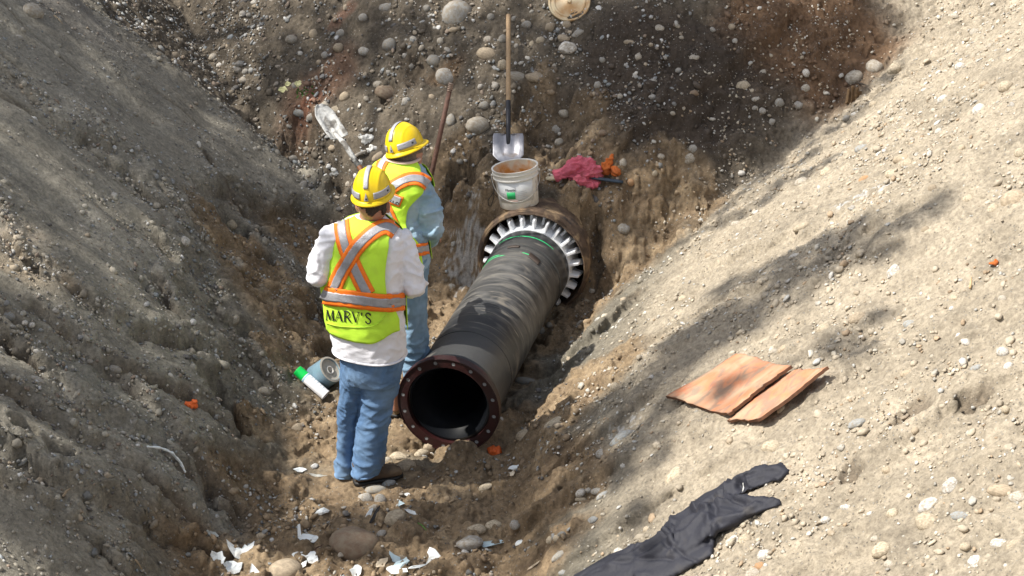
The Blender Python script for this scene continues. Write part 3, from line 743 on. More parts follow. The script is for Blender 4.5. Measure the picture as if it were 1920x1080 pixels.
def stone_field(name, xs, ys, size, cols, sub, label, sink=.25):
    n = len(xs); bv, bf = ico(sub); k = len(bv)
    nr = nrm_n(xs, ys, .02); zz = zat_n(xs, ys)
    t1 = np.cross(nr, RNG.normal(size=(n, 3))); t1 /= np.linalg.norm(t1, axis=1)[:, None]; t2 = np.cross(nr, t1)
    tilt = RNG.normal(0, .25, (n, 3)); nr2 = nr+tilt; nr2 /= np.linalg.norm(nr2, axis=1)[:, None]
    sx = size*RNG.uniform(.85, 1.35, n); sy = size*RNG.uniform(.65, 1.0, n); sz = size*RNG.uniform(.45, .8, n)
    lump = 1+.16*RNG.normal(size=(n, k))
    loc = bv[None]*lump[..., None]
    Vv = np.stack([xs, ys, zz], -1)[:, None]+nr[:, None]*(sz*(.5-sink))[:, None, None]+loc[..., 0:1]*(t1*sx[:, None])[:, None]+loc[..., 1:2]*(t2*sy[:, None])[:, None]+loc[..., 2:3]*(nr2*sz[:, None])[:, None]
    Ff = (bf[None]+(np.arange(n)*k)[:, None, None]).reshape(-1, 3)
    me = mesh_np(name, Vv.reshape(-1, 3), Ff, sub > 1)
    if sub == 1: me.polygons.foreach_set("use_smooth", [True]*len(me.polygons))
    ca = me.color_attributes.new("stone", 'FLOAT_COLOR', 'POINT')
    cc = np.repeat(np.concatenate([cols, np.ones((n, 1))], 1), k, axis=0); ca.data.foreach_set("color", cc.astype(np.float32).ravel())
    o = new_obj(name, me, M_GRAVEL); tag(o, label, kind='stuff'); return o

M_GRAVEL = mat("gravel_stone", attr="stone", var=.25, scale=60, rough=.85, bump=.3, bscale=90)
PAL = np.array([(.42, .40, .36), (.30, .30, .29), (.22, .22, .21), (.50, .47, .41), (.36, .31, .25), (.27, .21, .16), (.33, .35, .35), (.58, .57, .54), (.16, .15, .14), (.40, .33, .24)])
PALR = np.array([(.50, .44, .35), (.55, .50, .41), (.60, .57, .50), (.44, .37, .28), (.52, .52, .50), (.66, .64, .60), (.42, .40, .36), (.38, .29, .20)])
def in_view(x, y, z, m=40):
    d = np.stack([x, y, z-CAM_H], -1); f = np.array([0, math.cos(PITCH), -math.sin(PITCH)]); u = np.array([0, math.sin(PITCH), math.cos(PITCH)])
    dp = d@f; px = 960+FPX*d[:, 0]/dp; py = 540-FPX*(d@u)/dp; return px, py, (px > -m) & (px < 1920+m) & (py > -m) & (py < 1080+m)

def scatter(n, dens_seed=0):
    x = RNG.uniform(-4.2, 3.9, n); y = RNG.uniform(4.8, 12.8, n); z = zat_n(x, y); px, py, ok = in_view(x, y, z)
    x, y, z, px, py = x[ok], y[ok], z[ok], px[ok], py[ok]
    xl = np.interp(y, FL_Y, FL_L); xr = np.interp(y, FL_Y, FL_R)
    sdv = poly_sd(x, y, CRUST); left = (x < xl-.1); right = (x > xr+.3) & (x-.9 > (y-9.6)*.42-.3); back = (y > 10.1) & ~right & (sdv < .02)
    d = np.where(back, .78, np.where(right, .42, np.where((sdv > 0) & left, .30, .34)))
    cl = np.clip(.55+1.3*fbm2(x*1.6+3, y*1.6, 3)+.6*n2(x*7, y*7), .08, 1.6); d = d*cl
    d = np.where((left) & (sdv > 0) & (np.abs(sdv) < .12), .55, d)
    ed = edge[np.clip(np.searchsorted(gy, y)-1, 0, G.ny-1), np.clip(np.searchsorted(gx, x)-1, 0, G.nx-1)]; d = d+1.0*ed*left
    # keep stones off the casing mouth and the pipe
    al = (x-AX0.x)*PIPE_D.x+(y-AX0.y)*PIPE_D.y; la = np.abs(-(x-AX0.x)*PIPE_D.y+(y-AX0.y)*PIPE_D.x)
    d = np.where((la < .34) & (al > -.1) & (al < 2.35), 0, d)
    st = (zat_n(x+.02, y)-zat_n(x-.02, y))**2+(zat_n(x, y+.02)-zat_n(x, y-.02))**2; d = np.where(st > (.04*2.2)**2, d*.75, d)
    k = RNG.random(len(x)) < d; return x[k], y[k], right[k], back[k], left[k]

def colours(right, back, n):
    a = PAL[RNG.integers(0, len(PAL), n)]; b = PALR[RNG.integers(0, len(PALR), n)]
    c = np.where(right[:, None], b*np.array([.88, .86, .82]), a*np.where(back, .92, .85)[:, None]); return np.clip(c*RNG.uniform(.75, 1.2, (n, 1)), .03, .8)
x, y, rt, bk_, lf = scatter(120000); n = len(x)
stone_field("fine_gravel", x, y, np.clip(RNG.lognormal(math.log(.0062), .40, n), .003, .013), colours(rt, bk_, n), 1, "fine gravel grains strewn over the trench sides and floor")
x, y, rt, bk_, lf = scatter(19000); n = len(x)
keep = RNG.random(n) < np.where(bk_, 1, np.where(lf, .2, .3)); x, y, rt, bk_ = x[keep], y[keep], rt[keep], bk_[keep]; n = len(x)
stone_field("coarse_gravel", x, y, np.clip(RNG.lognormal(math.log(.0135), .28, n), .009, .021), colours(rt, bk_, n), 2, "coarse rounded gravel lying thick on the back slope")
# soil clods the colour of the sand, right slope and brown banks
x, y, rt, bk_, lf = scatter(42000); n = len(x)
soil = C.reshape(G.ny, G.nx, 3)[np.clip(np.searchsorted(gy, y)-1, 0, G.ny-1), np.clip(np.searchsorted(gx, x)-1, 0, G.nx-1)]
stone_field("soil_crumbs", x, y, np.clip(RNG.lognormal(math.log(.009), .5, n), .004, .034), np.clip(soil*RNG.uniform(.85, 1.15, (n, 1)), .03, .8), 1, "crumbs and clods of dry soil on the slopes", sink=.35)

# cobbles ------------------------------------------------------------------
M_COB = mat("cobble_stone", objcol=True, var=.16, scale=14, rough=.8, bump=.35, bscale=50)
layer(M_COB, (.27, .22, .155), 4, (.38, .62), amt=.8)
layer(M_COB, (.20, .165, .12), 30, (.56, .66), amt=.6)
VAR = []
for i in range(10):
    bm = bmesh.new(); bmesh.ops.create_icosphere(bm, subdivisions=3, radius=1.0); me = bpy.data.meshes.new("cobble"); bm.to_mesh(me); bm.free()
    co = get_co(me); d = 1+.22*n3(co[:, 0]*.9+i*7, co[:, 1]*.9, co[:, 2]*.9)+.07*n3(co[:, 0]*2.4, co[:, 1]*2.4+i*5, co[:, 2]*2.4)+.02*n3(co[:, 0]*7, co[:, 1]*7, co[:, 2]*7+i)
    if i >= 7:   # angular ones
        for q in range(9):
            nn = RNG.normal(size=3); nn /= np.linalg.norm(nn); pr = co@nn; d = np.where(pr*d > .72, d*(.72/np.maximum(pr*d, 1e-6)), d)
    set_co(me, co*d[:, None]); me.polygons.foreach_set("use_smooth", [True]*len(me.polygons)); me.materials.append(M_COB); VAR.append(me)
CN = {'g': ('grey', (.33, .33, .31)), 'p': ('pale', (.50, .46, .39)), 'w': ('white', (.70, .68, .63)), 't': ('tan', (.46, .37, .26)), 'b': ('brown', (.22, .15, .10)),
      'd': ('dark grey', (.17, .165, .155)), 'u': ('bluish grey', (.34, .37, .38)), 'o': ('orange brown', (.46, .24, .10)), 'c': ('cream', (.56, .475, .345)), 'l': ('light grey', (.44, .43, .40))}
# px, py, width, height, colour, angle  (sizes in photo pixels)
ST = """62 22 38 30 p 20;857 27 50 50 l 60;722 15 24 16 l 0;680 33 17 14 l 0;588 63 17 17 t 0;638 62 18 14 l 0;635 90 19 16 t 20;682 96 20 16 l 0;547 74 22 16 p 20;610 103 14 12 l 0;812 113 24 20 g 20
730 85 26 22 g 0;835 145 36 32 l 30;710 159 22 14 p 10;725 173 42 26 b 20;646 182 19 18 t 0;807 183 17 12 t 0;760 190 13 14 l 0;630 207 27 18 c 0;610 197 20 14 p 0;560 212 22 13 u 20;583 220 18 14 l 0;632 238 30 34 g 50
896 235 42 32 p 10;845 225 16 22 g 0;907 198 18 14 g 0;913 101 38 22 t 10;942 122 18 18 c 0;942 73 14 15 g 0;915 74 17 13 p 0;825 77 12 12 p 0;793 42 15 9 u 0;760 27 13 13 t 0;850 56 17 10 t 0;548 298 22 14 l 10;623 278 14 12 t 0
568 347 14 18 l 30;710 293 30 13 t 150;652 345 10 10 p 0;987 46 18 13 l 10;1032 51 16 18 t 40;1063 46 17 13 t 0;1057 72 22 15 t 10;1083 62 23 12 l 150;1013 76 16 13 c 0;997 82 9 11 c 0;1237 53 17 14 p 0;1270 49 11 8 p 0
1180 79 21 8 t 5;1197 106 13 13 p 0;1302 108 18 11 p 170;1272 132 11 10 g 0;1120 160 13 13 l 0;1394 160 26 17 c 170;1057 213 19 15 p 20;1048 267 17 14 p 0;1128 249 21 12 b 0;1044 242 20 17 l 0;1162 180 11 9 p 0;1223 182 14 10 l 0
1292 297 27 19 p 170;1300 279 18 14 g 0;1168 306 15 17 p 0;1183 342 14 13 o 0;1240 293 13 11 p 0;1228 325 10 11 c 0;1417 185 16 11 l 160;1430 208 13 12 l 0;1415 202 12 8 l 0;1302 174 16 11 b 0;968 144 52 18 p 5;1003 145 36 18 t 10
1065 90 28 38 w 75;1510 166 17 16 p 0;1677 130 28 20 c 150;1601 145 34 24 p 160;1640 125 30 28 p 0;1787 31 21 12 p 10;1827 61 18 18 p 60;1902 5 18 12 c 0;1800 124 18 16 w 0;1887 164 26 24 c 0;1845 160 17 16 t 0;1767 186 20 13 w 140
1835 206 24 18 w 150;1760 246 13 12 w 0;1615 278 25 17 u 160;1549 322 22 18 c 0;1672 325 25 20 c 0;1702 307 28 22 c 0;1690 299 30 16 t 0;1502 341 25 19 p 0;1620 336 21 12 o 160;1749 353 17 15 t 0;1816 372 23 16 c 0;1900 372 46 34 t 150
1862 392 20 19 c 0;1502 425 34 16 c 160;1489 482 30 14 w 160;1675 510 34 25 w 150;1462 192 18 15 g 0;1497 197 16 14 l 0;1637 195 15 13 c 0;1914 287 22 18 c 0;1658 637 21 19 c 40;1705 609 23 16 u 20;1810 641 18 13 w 20;1797 631 10 12 w 0
1880 659 23 17 w 0;1891 687 14 17 w 40;1544 617 27 22 c 0;1610 597 24 34 t 60;1607 794 34 17 u 160;1450 837 27 21 c 0;1782 912 40 30 w 160;1741 948 46 30 w 150;1739 978 32 42 c 80;1674 964 21 18 c 0;1801 967 16 34 u 80;1875 920 46 22 t 0
1908 932 32 22 p 0;1875 1020 20 33 w 80;1829 1052 30 38 w 60;1667 1057 19 14 p 0;1642 1010 20 12 p 0;1652 1032 36 24 c 150;1900 1022 28 17 c 150;1810 1025 19 15 c 0;1560 908 11 9 b 0;1547 975 18 13 w 160;1585 951 22 12 w 10;1662 882 18 15 t 0
435 421 20 20 c 0;348 453 17 19 w 0;495 732 28 15 p 25;558 805 20 26 t 60;440 601 14 24 p 60;15 592 26 18 u 20;47 605 11 9 w 0;60 609 12 10 w 0;216 692 24 13 l 30;70 712 28 10 l 30;45 865 9 22 u 60;170 677 13 11 l 0
665 1020 88 72 b 10;535 1070 60 44 t 10;745 858 40 24 c 10;762 874 34 24 t 0;705 918 40 20 g 0;686 934 28 21 l 20;713 936 22 20 l 0;741 970 46 34 c 170;805 838 22 18 t 0;790 850 30 16 c 150;728 905 26 16 u 150;701 952 20 13 p 0;489 1004 18 13 t 0
562 1022 19 12 t 0;893 992 38 18 c 170;925 985 30 19 c 0;966 984 20 18 l 0;880 1019 48 26 l 170;911 913 28 13 c 160;1128 850 23 18 l 0;1088 924 20 14 w 160;1103 919 12 10 l 0;1119 921 24 12 l 0;1089 936 22 9 c 0;1111 974 20 13 u 160
1159 1034 14 19 w 70;1053 1002 16 10 g 0;1030 1013 14 14 c 0;1043 1009 14 14 c 0;1046 1043 30 13 g 150;980 816 30 20 t 0;1040 797 46 22 c 165;1060 767 11 8 w 0;1153 726 18 17 c 0;939 786 10 8 w 0;1165 820 50 22 u 145;1168 874 11 12 w 0
1130 928 28 12 u 150;1265 893 44 24 c 130;1446 839 36 24 c 0;1434 869 14 12 p 0;1372 1015 34 20 w 160;1397 1013 24 22 c 0;1432 1040 20 24 w 60;1425 1062 22 18 o 20;1411 1075 28 20 p 0;1262 1052 44 30 u 130;1212 992 13 12 c 0
1110 545 12 9 p 0;1098 564 15 9 c 10;1090 608 20 14 p 160;1170 429 22 20 l 0;1330 1035 26 12 c 160;1560 1000 14 12 t 0;985 715 36 18 g 0;1012 620 18 14 g 0;1030 610 12 12 g 0;718 853 14 12 c 0;727 862 13 11 p 0;808 853 12 10 w 0
1735 430 14 12 t 0;1470 655 26 16 t 150;1830 690 22 14 u 150;1790 560 14 10 c 0;1880 560 16 12 p 0;1700 700 24 12 t 160;1450 660 18 12 p 0;1330 480 16 12 t 0;1380 420 18 12 p 0;1280 560 16 12 c 0;640 1040 10 14 p 70;715 1000 14 18 l 60
752 1048 24 14 t 150;790 1062 16 18 b 0;455 150 16 12 p 0;400 107 16 14 p 0;412 122 13 9 w 0;449 120 18 11 l 0;445 131 14 12 p 0;460 134 12 10 l 0;471 132 10 11 u 0;425 88 10 10 t 0;326 104 20 12 t 150;300 92 18 14 u 0;455 25 12 10 l 0;466 28 10 9 l 0
476 5 12 10 w 0;233 8 12 9 u 0;270 105 13 9 g 0;366 118 9 8 l 0;478 280 12 10 l 0;208 484 14 8 p 30;258 278 12 8 l 40;160 428 22 8 l 40;36 70 14 8 l 30;448 386 16 9 p 30;1055 1075 16 12 u 0"""
stones = []
for ln in ST.replace("\n", ";").split(";"):
    q = ln.split()
    if len(q) == 6: stones.append((float(q[0]), float(q[1]), float(q[2]), float(q[3]), q[4], float(q[5]), True))
rs = random.Random(21)
zones = [((520, 0, 1000, 200), 34, 'glptdlg', (9, 15)), ((1000, 0, 1450, 250), 14, 'glpt', (8, 13)), ((1500, 60, 1900, 420), 12, 'cpwtl', (9, 16)), ((1560, 560, 1900, 1070), 12, 'cpwt', (9, 15)), ((540, 190, 900, 340), 8, 'glptd', (9, 14))]
while sum(1 for s in stones) < 298:
    (x0, y0, x1, y1), w_, pal, (s0, s1) = rs.choices(zones, [z[1] for z in zones])[0]
    a, b = rs.uniform(x0, x1), rs.uniform(y0, y1); s = rs.uniform(s0, s1)
    if any(math.hypot(a-q[0], b-q[1]) < (s+q[2])*.62 for q in stones): continue
    if 590 < a < 850 and 215 < b < 420 or 915 < a < 1020 and 240 < b < 400 or 575 < a < 630 and 190 < b < 270: continue
    stones.append((a, b, s, s*rs.uniform(.6, .95), rs.choice(pal), rs.uniform(0, 180), False))
LM = [("upright shovel's handle", 953, 120), ("upright shovel's blade", 953, 275), ("white pail", 970, 350), ("round stained lid", 1068, 12), ("pink rag", 1085, 330), ("casing mouth", 997, 450), ("left shovel's raised blade", 605, 228),
      ("rusty bar's top", 842, 160), ("yellow flakes", 545, 165), ("split stump of wood", 1603, 183), ("orange clay slabs", 1410, 740), ("black jacket", 1300, 990), ("pipe flange", 843, 757), ("near worker's boots", 690, 890),
      ("grey tape roll", 620, 715), ("orange scrap on the left slope", 357, 762), ("white crescent shard", 308, 868), ("white shards at the bottom", 560, 1045), ("rear worker's helmet", 762, 262), ("orange scrap on the floor", 923, 848),
      ("top left corner", 60, 30), ("top right corner", 1860, 40), ("right edge at mid height", 1860, 540), ("bottom right corner", 1830, 1000), ("brown boulder", 665, 1020), ("left edge at mid height", 30, 560), ("long diagonal shadow", 1500, 470)]
ALLLAB = {}; cobs = []
for i, (a, b, w, h, cc, ang, named) in enumerate(stones):
    p = hit(a, b); dist = (p-EYE).length; s = dist/FPX; n = nrm(p, .04)
    rx, rz = w*s/2*1.04, h*s/2*1.1
    big = w > 30
    ry = min(rx, rz)*rs.uniform(.75, 1.0)
    view = (EYE-p).normalized(); right = Vector((0, 0, 1)).cross(-view).normalized()*-1
    right = (-view).cross(Vector((0, 0, 1))).normalized(); upv = right.cross(-view)*1.0
    up2 = (right.cross(-view)); a_ = math.radians(-ang if ang <= 90 else 180-ang)
    # stones lie in the slope: long axis in the picture direction, flattened along the slope normal
    lx = right*math.cos(a_)+up2*math.sin(a_); nn = (n*.65+view*.55).normalized(); lx = (lx-nn*lx.dot(nn)).normalized(); ly = nn.cross(lx)
    M = Matrix((lx, ly, nn)).transposed().to_4x4()
    M = Matrix.Translation(p+nn*(ry*rs.uniform(-.35, .05))) @ M @ Matrix.Diagonal((rx, rz, ry, 1))
    ang_v = cc == 'w' and w > 24 or (a, b) in ((741, 970), (745, 858))
    me = VAR[rs.randrange(7, 10)] if ang_v else VAR[rs.randrange(7)]
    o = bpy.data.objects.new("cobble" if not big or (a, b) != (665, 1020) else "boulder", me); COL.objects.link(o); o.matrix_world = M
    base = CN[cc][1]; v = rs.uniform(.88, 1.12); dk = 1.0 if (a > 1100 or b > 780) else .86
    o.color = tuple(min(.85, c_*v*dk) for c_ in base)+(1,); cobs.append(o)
    # label: colour, size, shape, and the nearest thing one can find
    lm = min(LM, key=lambda L: math.hypot(L[1]-a, L[2]-b)); dx, dy = a-lm[1], b-lm[2]; dd = math.hypot(dx, dy)
    rel = ("right of" if dx > 0 else "left of") if abs(dx) > abs(dy)*1.6 else ("below" if dy > 0 else "above") if abs(dy) > abs(dx)*1.6 else (("below and " if dy > 0 else "above and ")+("right of" if dx > 0 else "left of"))
    size = "large" if w > 38 else "fair-sized" if w > 23 else "small" if w > 13 else "tiny"
    shape = "elongated" if max(w, h)/min(w, h) > 1.7 else "round" if max(w, h)/min(w, h) < 1.2 else "oval"
    if "corner" in lm[0] or "edge" in lm[0]: rel = "towards"
    if dd < 34 and rel != "towards": rel = "close "+rel if " and " not in rel else rel
    lab = f"{size} {shape} {CN[cc][0]} cobble {rel} the {lm[0]}".replace("orange scrap on the left slope", "left slope's orange scrap")
    if (a, b) == (665, 1020): lab = "big muddy brown boulder half sunk in the trench floor near the bottom"
    ALLLAB.setdefault(lab, []).append((dd, o))
    o['category'] = 'boulder' if (a, b) == (665, 1020) else 'cobble'
    o['group'] = "cobbles lying in and on the trench sides and floor"
ORD = ["nearest", "second nearest", "third nearest", "fourth nearest", "fifth nearest", "sixth nearest", "seventh nearest", "eighth nearest", "ninth nearest", "tenth nearest"]
for lab, L in ALLLAB.items():
    L.sort(key=lambda q: q[0])
    for k, (dd, o) in enumerate(L):
        if len(L) == 1: o['label'] = lab
        else: o['label'] = f"{ORD[min(k, 9)]} {lab}"
# ------------------------------------------------------------------ the two workers
M_SKIN = mat("skin", (.42, .21, .14), rough=.55, var=.08, scale=25, bump=.15, bscale=120)
M_SKIN.node_tree.nodes["Principled BSDF"].inputs["Subsurface Weight"].default_value = .08
M_SKIN.node_tree.nodes["Principled BSDF"].inputs["Subsurface Radius"].default_value = (.02, .008, .004)
M_HAIR = mat("dark_hair", (.035, .022, .014), rough=.7, var=.4, scale=120, bump=.6, bscale=220)
M_HAIR2 = mat("greying_hair", (.16, .12, .09), rough=.7, var=.4, scale=120, bump=.6, bscale=220)
M_HELM = mat("yellow_helmet_shell", (.86, .60, .01), rough=.33, var=.05, scale=8, bump=.04, bscale=40)
layer(M_HELM, (.30, .22, .08), 16, (.60, .80), amt=.55, rough=.6)
M_SILV = mat("silver_reflective_tape", (.36, .36, .38), rough=.45, metal=.15, var=.08, scale=60, bump=.25, bscale=140)
layer(M_SILV, (.24, .23, .23), 20, (.55, .8), amt=.7)
M_ORNG = mat("orange_trim", (.95, .20, .01), rough=.7, var=.08, scale=60, bump=.2, bscale=200)
M_LIME = mat("lime_vest_cloth", (.55, .88, .05), rough=.8, var=.05, scale=12, bump=.25, bscale=260)
layer(M_LIME, (.36, .46, .10), 7, (.60, .85), amt=.5)
M_SHIRT = mat("white_shirt_cloth", (.80, .80, .84), rough=.85, var=.04, scale=6, bump=.2, bscale=240)
layer(M_SHIRT, (.44, .37, .33), 8, (.58, .78), amt=.6)
M_JEAN = mat("blue_denim", (.09, .175, .32), rough=.85, var=.14, scale=30, bump=.3, bscale=350, stretch=(1, 1, .35))
layer(M_JEAN, (.22, .35, .53), 4, (.42, .66), amt=.8)
layer(M_JEAN, (.16, .13, .085), 6, (.62, .80), seed=5, amt=.7)
M_JEAN2 = mat("pale_worn_denim", (.17, .28, .40), rough=.85, var=.14, scale=30, bump=.3, bscale=350, stretch=(1, 1, .35))
layer(M_JEAN2, (.27, .38, .50), 5, (.45, .70), amt=.8)
layer(M_JEAN2, (.10, .15, .20), 7, (.58, .8), seed=5, amt=.8)
M_DJACK = mat("light_denim_jacket", (.27, .40, .52), rough=.85, var=.12, scale=25, bump=.3, bscale=300)
layer(M_DJACK, (.42, .53, .62), 6, (.45, .70), amt=.8)
layer(M_DJACK, (.20, .20, .20), 8, (.62, .8), seed=3, amt=.6)
M_BOOT = mat("muddy_boot_leather", (.09, .06, .038), rough=.8, var=.35, scale=18, bump=.5, bscale=60)
layer(M_BOOT, (.21, .15, .09), 8, (.48, .66), rough=.95)
M_INK = mat("black_print", (.012, .013, .014), rough=.7, var=.1)
M_PINKP = mat("collar_lining", (.70, .52, .44), rough=.8, var=.05)
M_EYE = mat("eye_white", (.75, .73, .70), rough=.2, var=.02)
M_GLOVE = mat("grey_work_glove", (.24, .27, .29), rough=.85, var=.2, scale=30, bump=.4, bscale=90)

class Body:
    """horizontal ring stack read from silhouette rows (py, left px, right px, Y, half depth)"""
    def __init__(s, rows, yaw):
        s.f = Vector((math.sin(yaw), math.cos(yaw), 0)); s.r = Vector((math.cos(yaw), -math.sin(yaw), 0)); s.rows = []
        for py, l, r, Y_, b in rows:
            c = W((l+r)/2, py, Y_); hw = (W(r, py, Y_)-W(l, py, Y_)).length/2
            a = math.sqrt(max(hw*hw-(b*math.sin(yaw))**2, .0004))/math.cos(yaw); s.rows.append((c.z, c, a, b))
        s.rows.sort(key=lambda q: -q[0]); s.zs = [-q[0] for q in s.rows]
    def ring(s, z):
        k = np.searchsorted(s.zs, -z); k = int(np.clip(k, 1, len(s.rows)-1)); A, B = s.rows[k-1], s.rows[k]
        t = float(np.clip((A[0]-z)/(A[0]-B[0]+1e-9), 0, 1)); t = t if True else t
        c = A[1].lerp(B[1], t); return Vector((c.x, c.y, z)), A[2]+(B[2]-A[2])*t, A[3]+(B[3]-A[3])*t
    def pt(s, z, phi, off=0.0, pw=2.35):
        c, a, b = s.ring(z); e = 2/pw; sn, cs = math.sin(phi), math.cos(phi)
        return c+s.r*((a+off)*math.copysign(abs(sn)**e, sn))-s.f*((b+off)*math.copysign(abs(cs)**e, cs))
    def geo(s, n=26, off=0.0, seg=48):
        z0, z1 = s.rows[0][0], s.rows[-1][0]; V = []; F = []
        for i in range(n+1):
            z = z0+(z1-z0)*i/n
            for k in range(seg): V.append(s.pt(z, 2*math.pi*k/seg, off))
        for i in range(n):
            for k in range(seg):
                k2 = (k+1) % seg; F.append((i*seg+k, (i+1)*seg+k, (i+1)*seg+k2, i*seg+k2))
        F.append(tuple(range(seg))); F.append(tuple(range(n*seg, (n+1)*seg))[::-1]); return V, F
    def panel(s, name, phis, ztop, zbot, off, n=40, m=60, t=.003):
        """cloth sheet from angle range phis(z) between ztop(phi), zbot(phi)"""
        V = []; F = []
        for i in range(n+1):
            for j in range(m+1):
                u = j/m; zz = ztop+(zbot(0)-ztop)*i/n; p0, p1 = phis(zz); ph = p0+(p1-p0)*u
                z = ztop+(zbot(ph)-ztop)*i/n; V.append(s.pt(z, ph, off))
        for i in range(n):
            for j in range(m): a = i*(m+1)+j; F.append((a, a+m+1, a+m+2, a+1))
        return mesh_py(name, V, F)

def bvh_of(meshes):
    V = []; P = []
    for me in meshes:
        o = len(V); V += [v.co.copy() for v in me.vertices]; P += [[i+o for i in p.vertices] for p in me.polygons]
    return BVHTree.FromPolygons(V, P)

def strip_on(bvh, pts, hw, off, step=3.0, cross=6, name="strip", th=.0015, hw2=None):
    """a tape laid on the cloth along a line"""
    P = [Vector(p) for p in pts]; L = [0]
    for i in range(1, len(P)): L.append(L[-1]+(P[i]-P[i-1]).length)
    n = max(2, int(L[-1]/step)); V = []; ok = []; F = []
    def at_(t):
        # smooth interpolation (Catmull-Rom)
        k = 0
        while k < len(P)-2 and L[k+1] < t: k += 1
        u = (t-L[k])/(L[k+1]-L[k]+1e-9); p0 = P[max(k-1, 0)]; p1 = P[k]; p2 = P[k+1]; p3 = P[min(k+2, len(P)-1)]
        return .5*((2*p1)+(p2-p0)*u+(2*p0-5*p1+4*p2-p3)*u*u+(3*p1-p0-3*p2+p3)*u*u*u)
    for i in range(n+1):
        t = L[-1]*i/n; c = at_(t); d = (at_(min(t+1, L[-1]))-at_(max(t-1, 0))); d.normalize(); q = Vector((-d.y, d.x))
        w = hw if hw2 is None else hw+(hw2-hw)*i/n
        for j in range(cross+1):
            e = c+q*(w*(2*j/cross-1)); r = ray(e.x, e.y).normalized(); h = bvh.ray_cast(EYE, r)
            if h[0] is None: V.append(None)
            else:
                nn = h[1] if h[1].dot(r) < 0 else -h[1]; V.append((h[0], nn))
    idx_ = {}; VV = []
    for i in range(n):
        for j in range(cross):
            a = i*(cross+1)+j; q = (a, a+1, a+cross+2, a+cross+1)
            if any(V[k] is None for k in q): continue
            ps = [V[k][0] for k in q]
            if max((ps[0]-x_).length for x_ in ps) > .06: continue
            for k in q:
                if k not in idx_: idx_[k] = len(VV); VV.append(V[k][0]+V[k][1]*off)
            F.append(tuple(idx_[k] for k in q))
    me = mesh_py(name, VV, F)
    return thick(me, th) if F else me

def smooth_v(P, k=1): return P

def hand_geo(w, d, n, side, s=1.0, curl=.9):
    """wrist point, direction along the hand, palm normal, side +1/-1 for the thumb"""
    d = d.normalized(); n = (n-d*n.dot(d)).normalized(); x = d.cross(n)*side; g = []
    R = Matrix((x, d, n)).transposed()
    g.append(ell_geo(w+d*.05*s, (.042*s, .054*s, .017*s), R)); g.append(tube_geo([w-d*.03*s, w+d*.02*s], [.026*s, .028*s], 12, up=n))
    for k, (ox, L) in enumerate([(-.030, .068), (-.010, .078), (.011, .074), (.030, .058)]):
        p = w+d*.085*s+x*ox*s*-1; q = [p-d*.02*s]; dd = d.copy(); r = .0088*s
        for j in range(4):
            q.append(p.copy()); an = curl*(.45+.15*j); dd = (dd*math.cos(an)+n*math.sin(an)).normalized() if j else dd; p = p+dd*(L*s*[.0, .42, .32, .26][min(j+0, 3)] if j else L*s*.3)
            n_ = n
        q.append(p); g.append(tube_geo(q, [r*1.1, r*1.1, r, r*.95, r*.9, r*.6][:len(q)], 8, up=x))
    p = w+d*.03*s+x*.035*s
    g.append(tube_geo([w+d*.015*s+x*.015*s, p, p+(d*.6+x*.6+n*.4).normalized()*.035*s, p+(d*.8+x*.35+n*.7).normalized()*.065*s], [.013*s, .012*s, .010*s, .007*s], 8, up=n))
    return g

def head_geo(c, R):
    """skull, jaw, nose, ears, brow: local +y is the face"""
    L = lambda x, y, z: c+R @ Vector((x, y, z)); g = [ell_geo(c, (.076, .096, .108), R)]
    g.append(ell_geo(L(0, .030, -.055), (.058, .062, .060), R)); g.append(tube_geo([L(0, .093, .005), L(0, .112, -.028), L(0, .098, -.035)], [.008, .013, .008], 10))
    g.append(ell_geo(L(0, .074, .018), (.055, .022, .014), R)); g.append(ell_geo(L(0, .086, -.062), (.024, .010, .009), R)); g.append(ell_geo(L(0, .078, -.092), (.022, .018, .015), R))
    for sx in (-1, 1):
        g.append(ell_geo(L(sx*.082, -.004, -.018), (.009, .020, .031), R)); g.append(ell_geo(L(sx*.088, -.012, -.012), (.006, .014, .022), R))
    return g

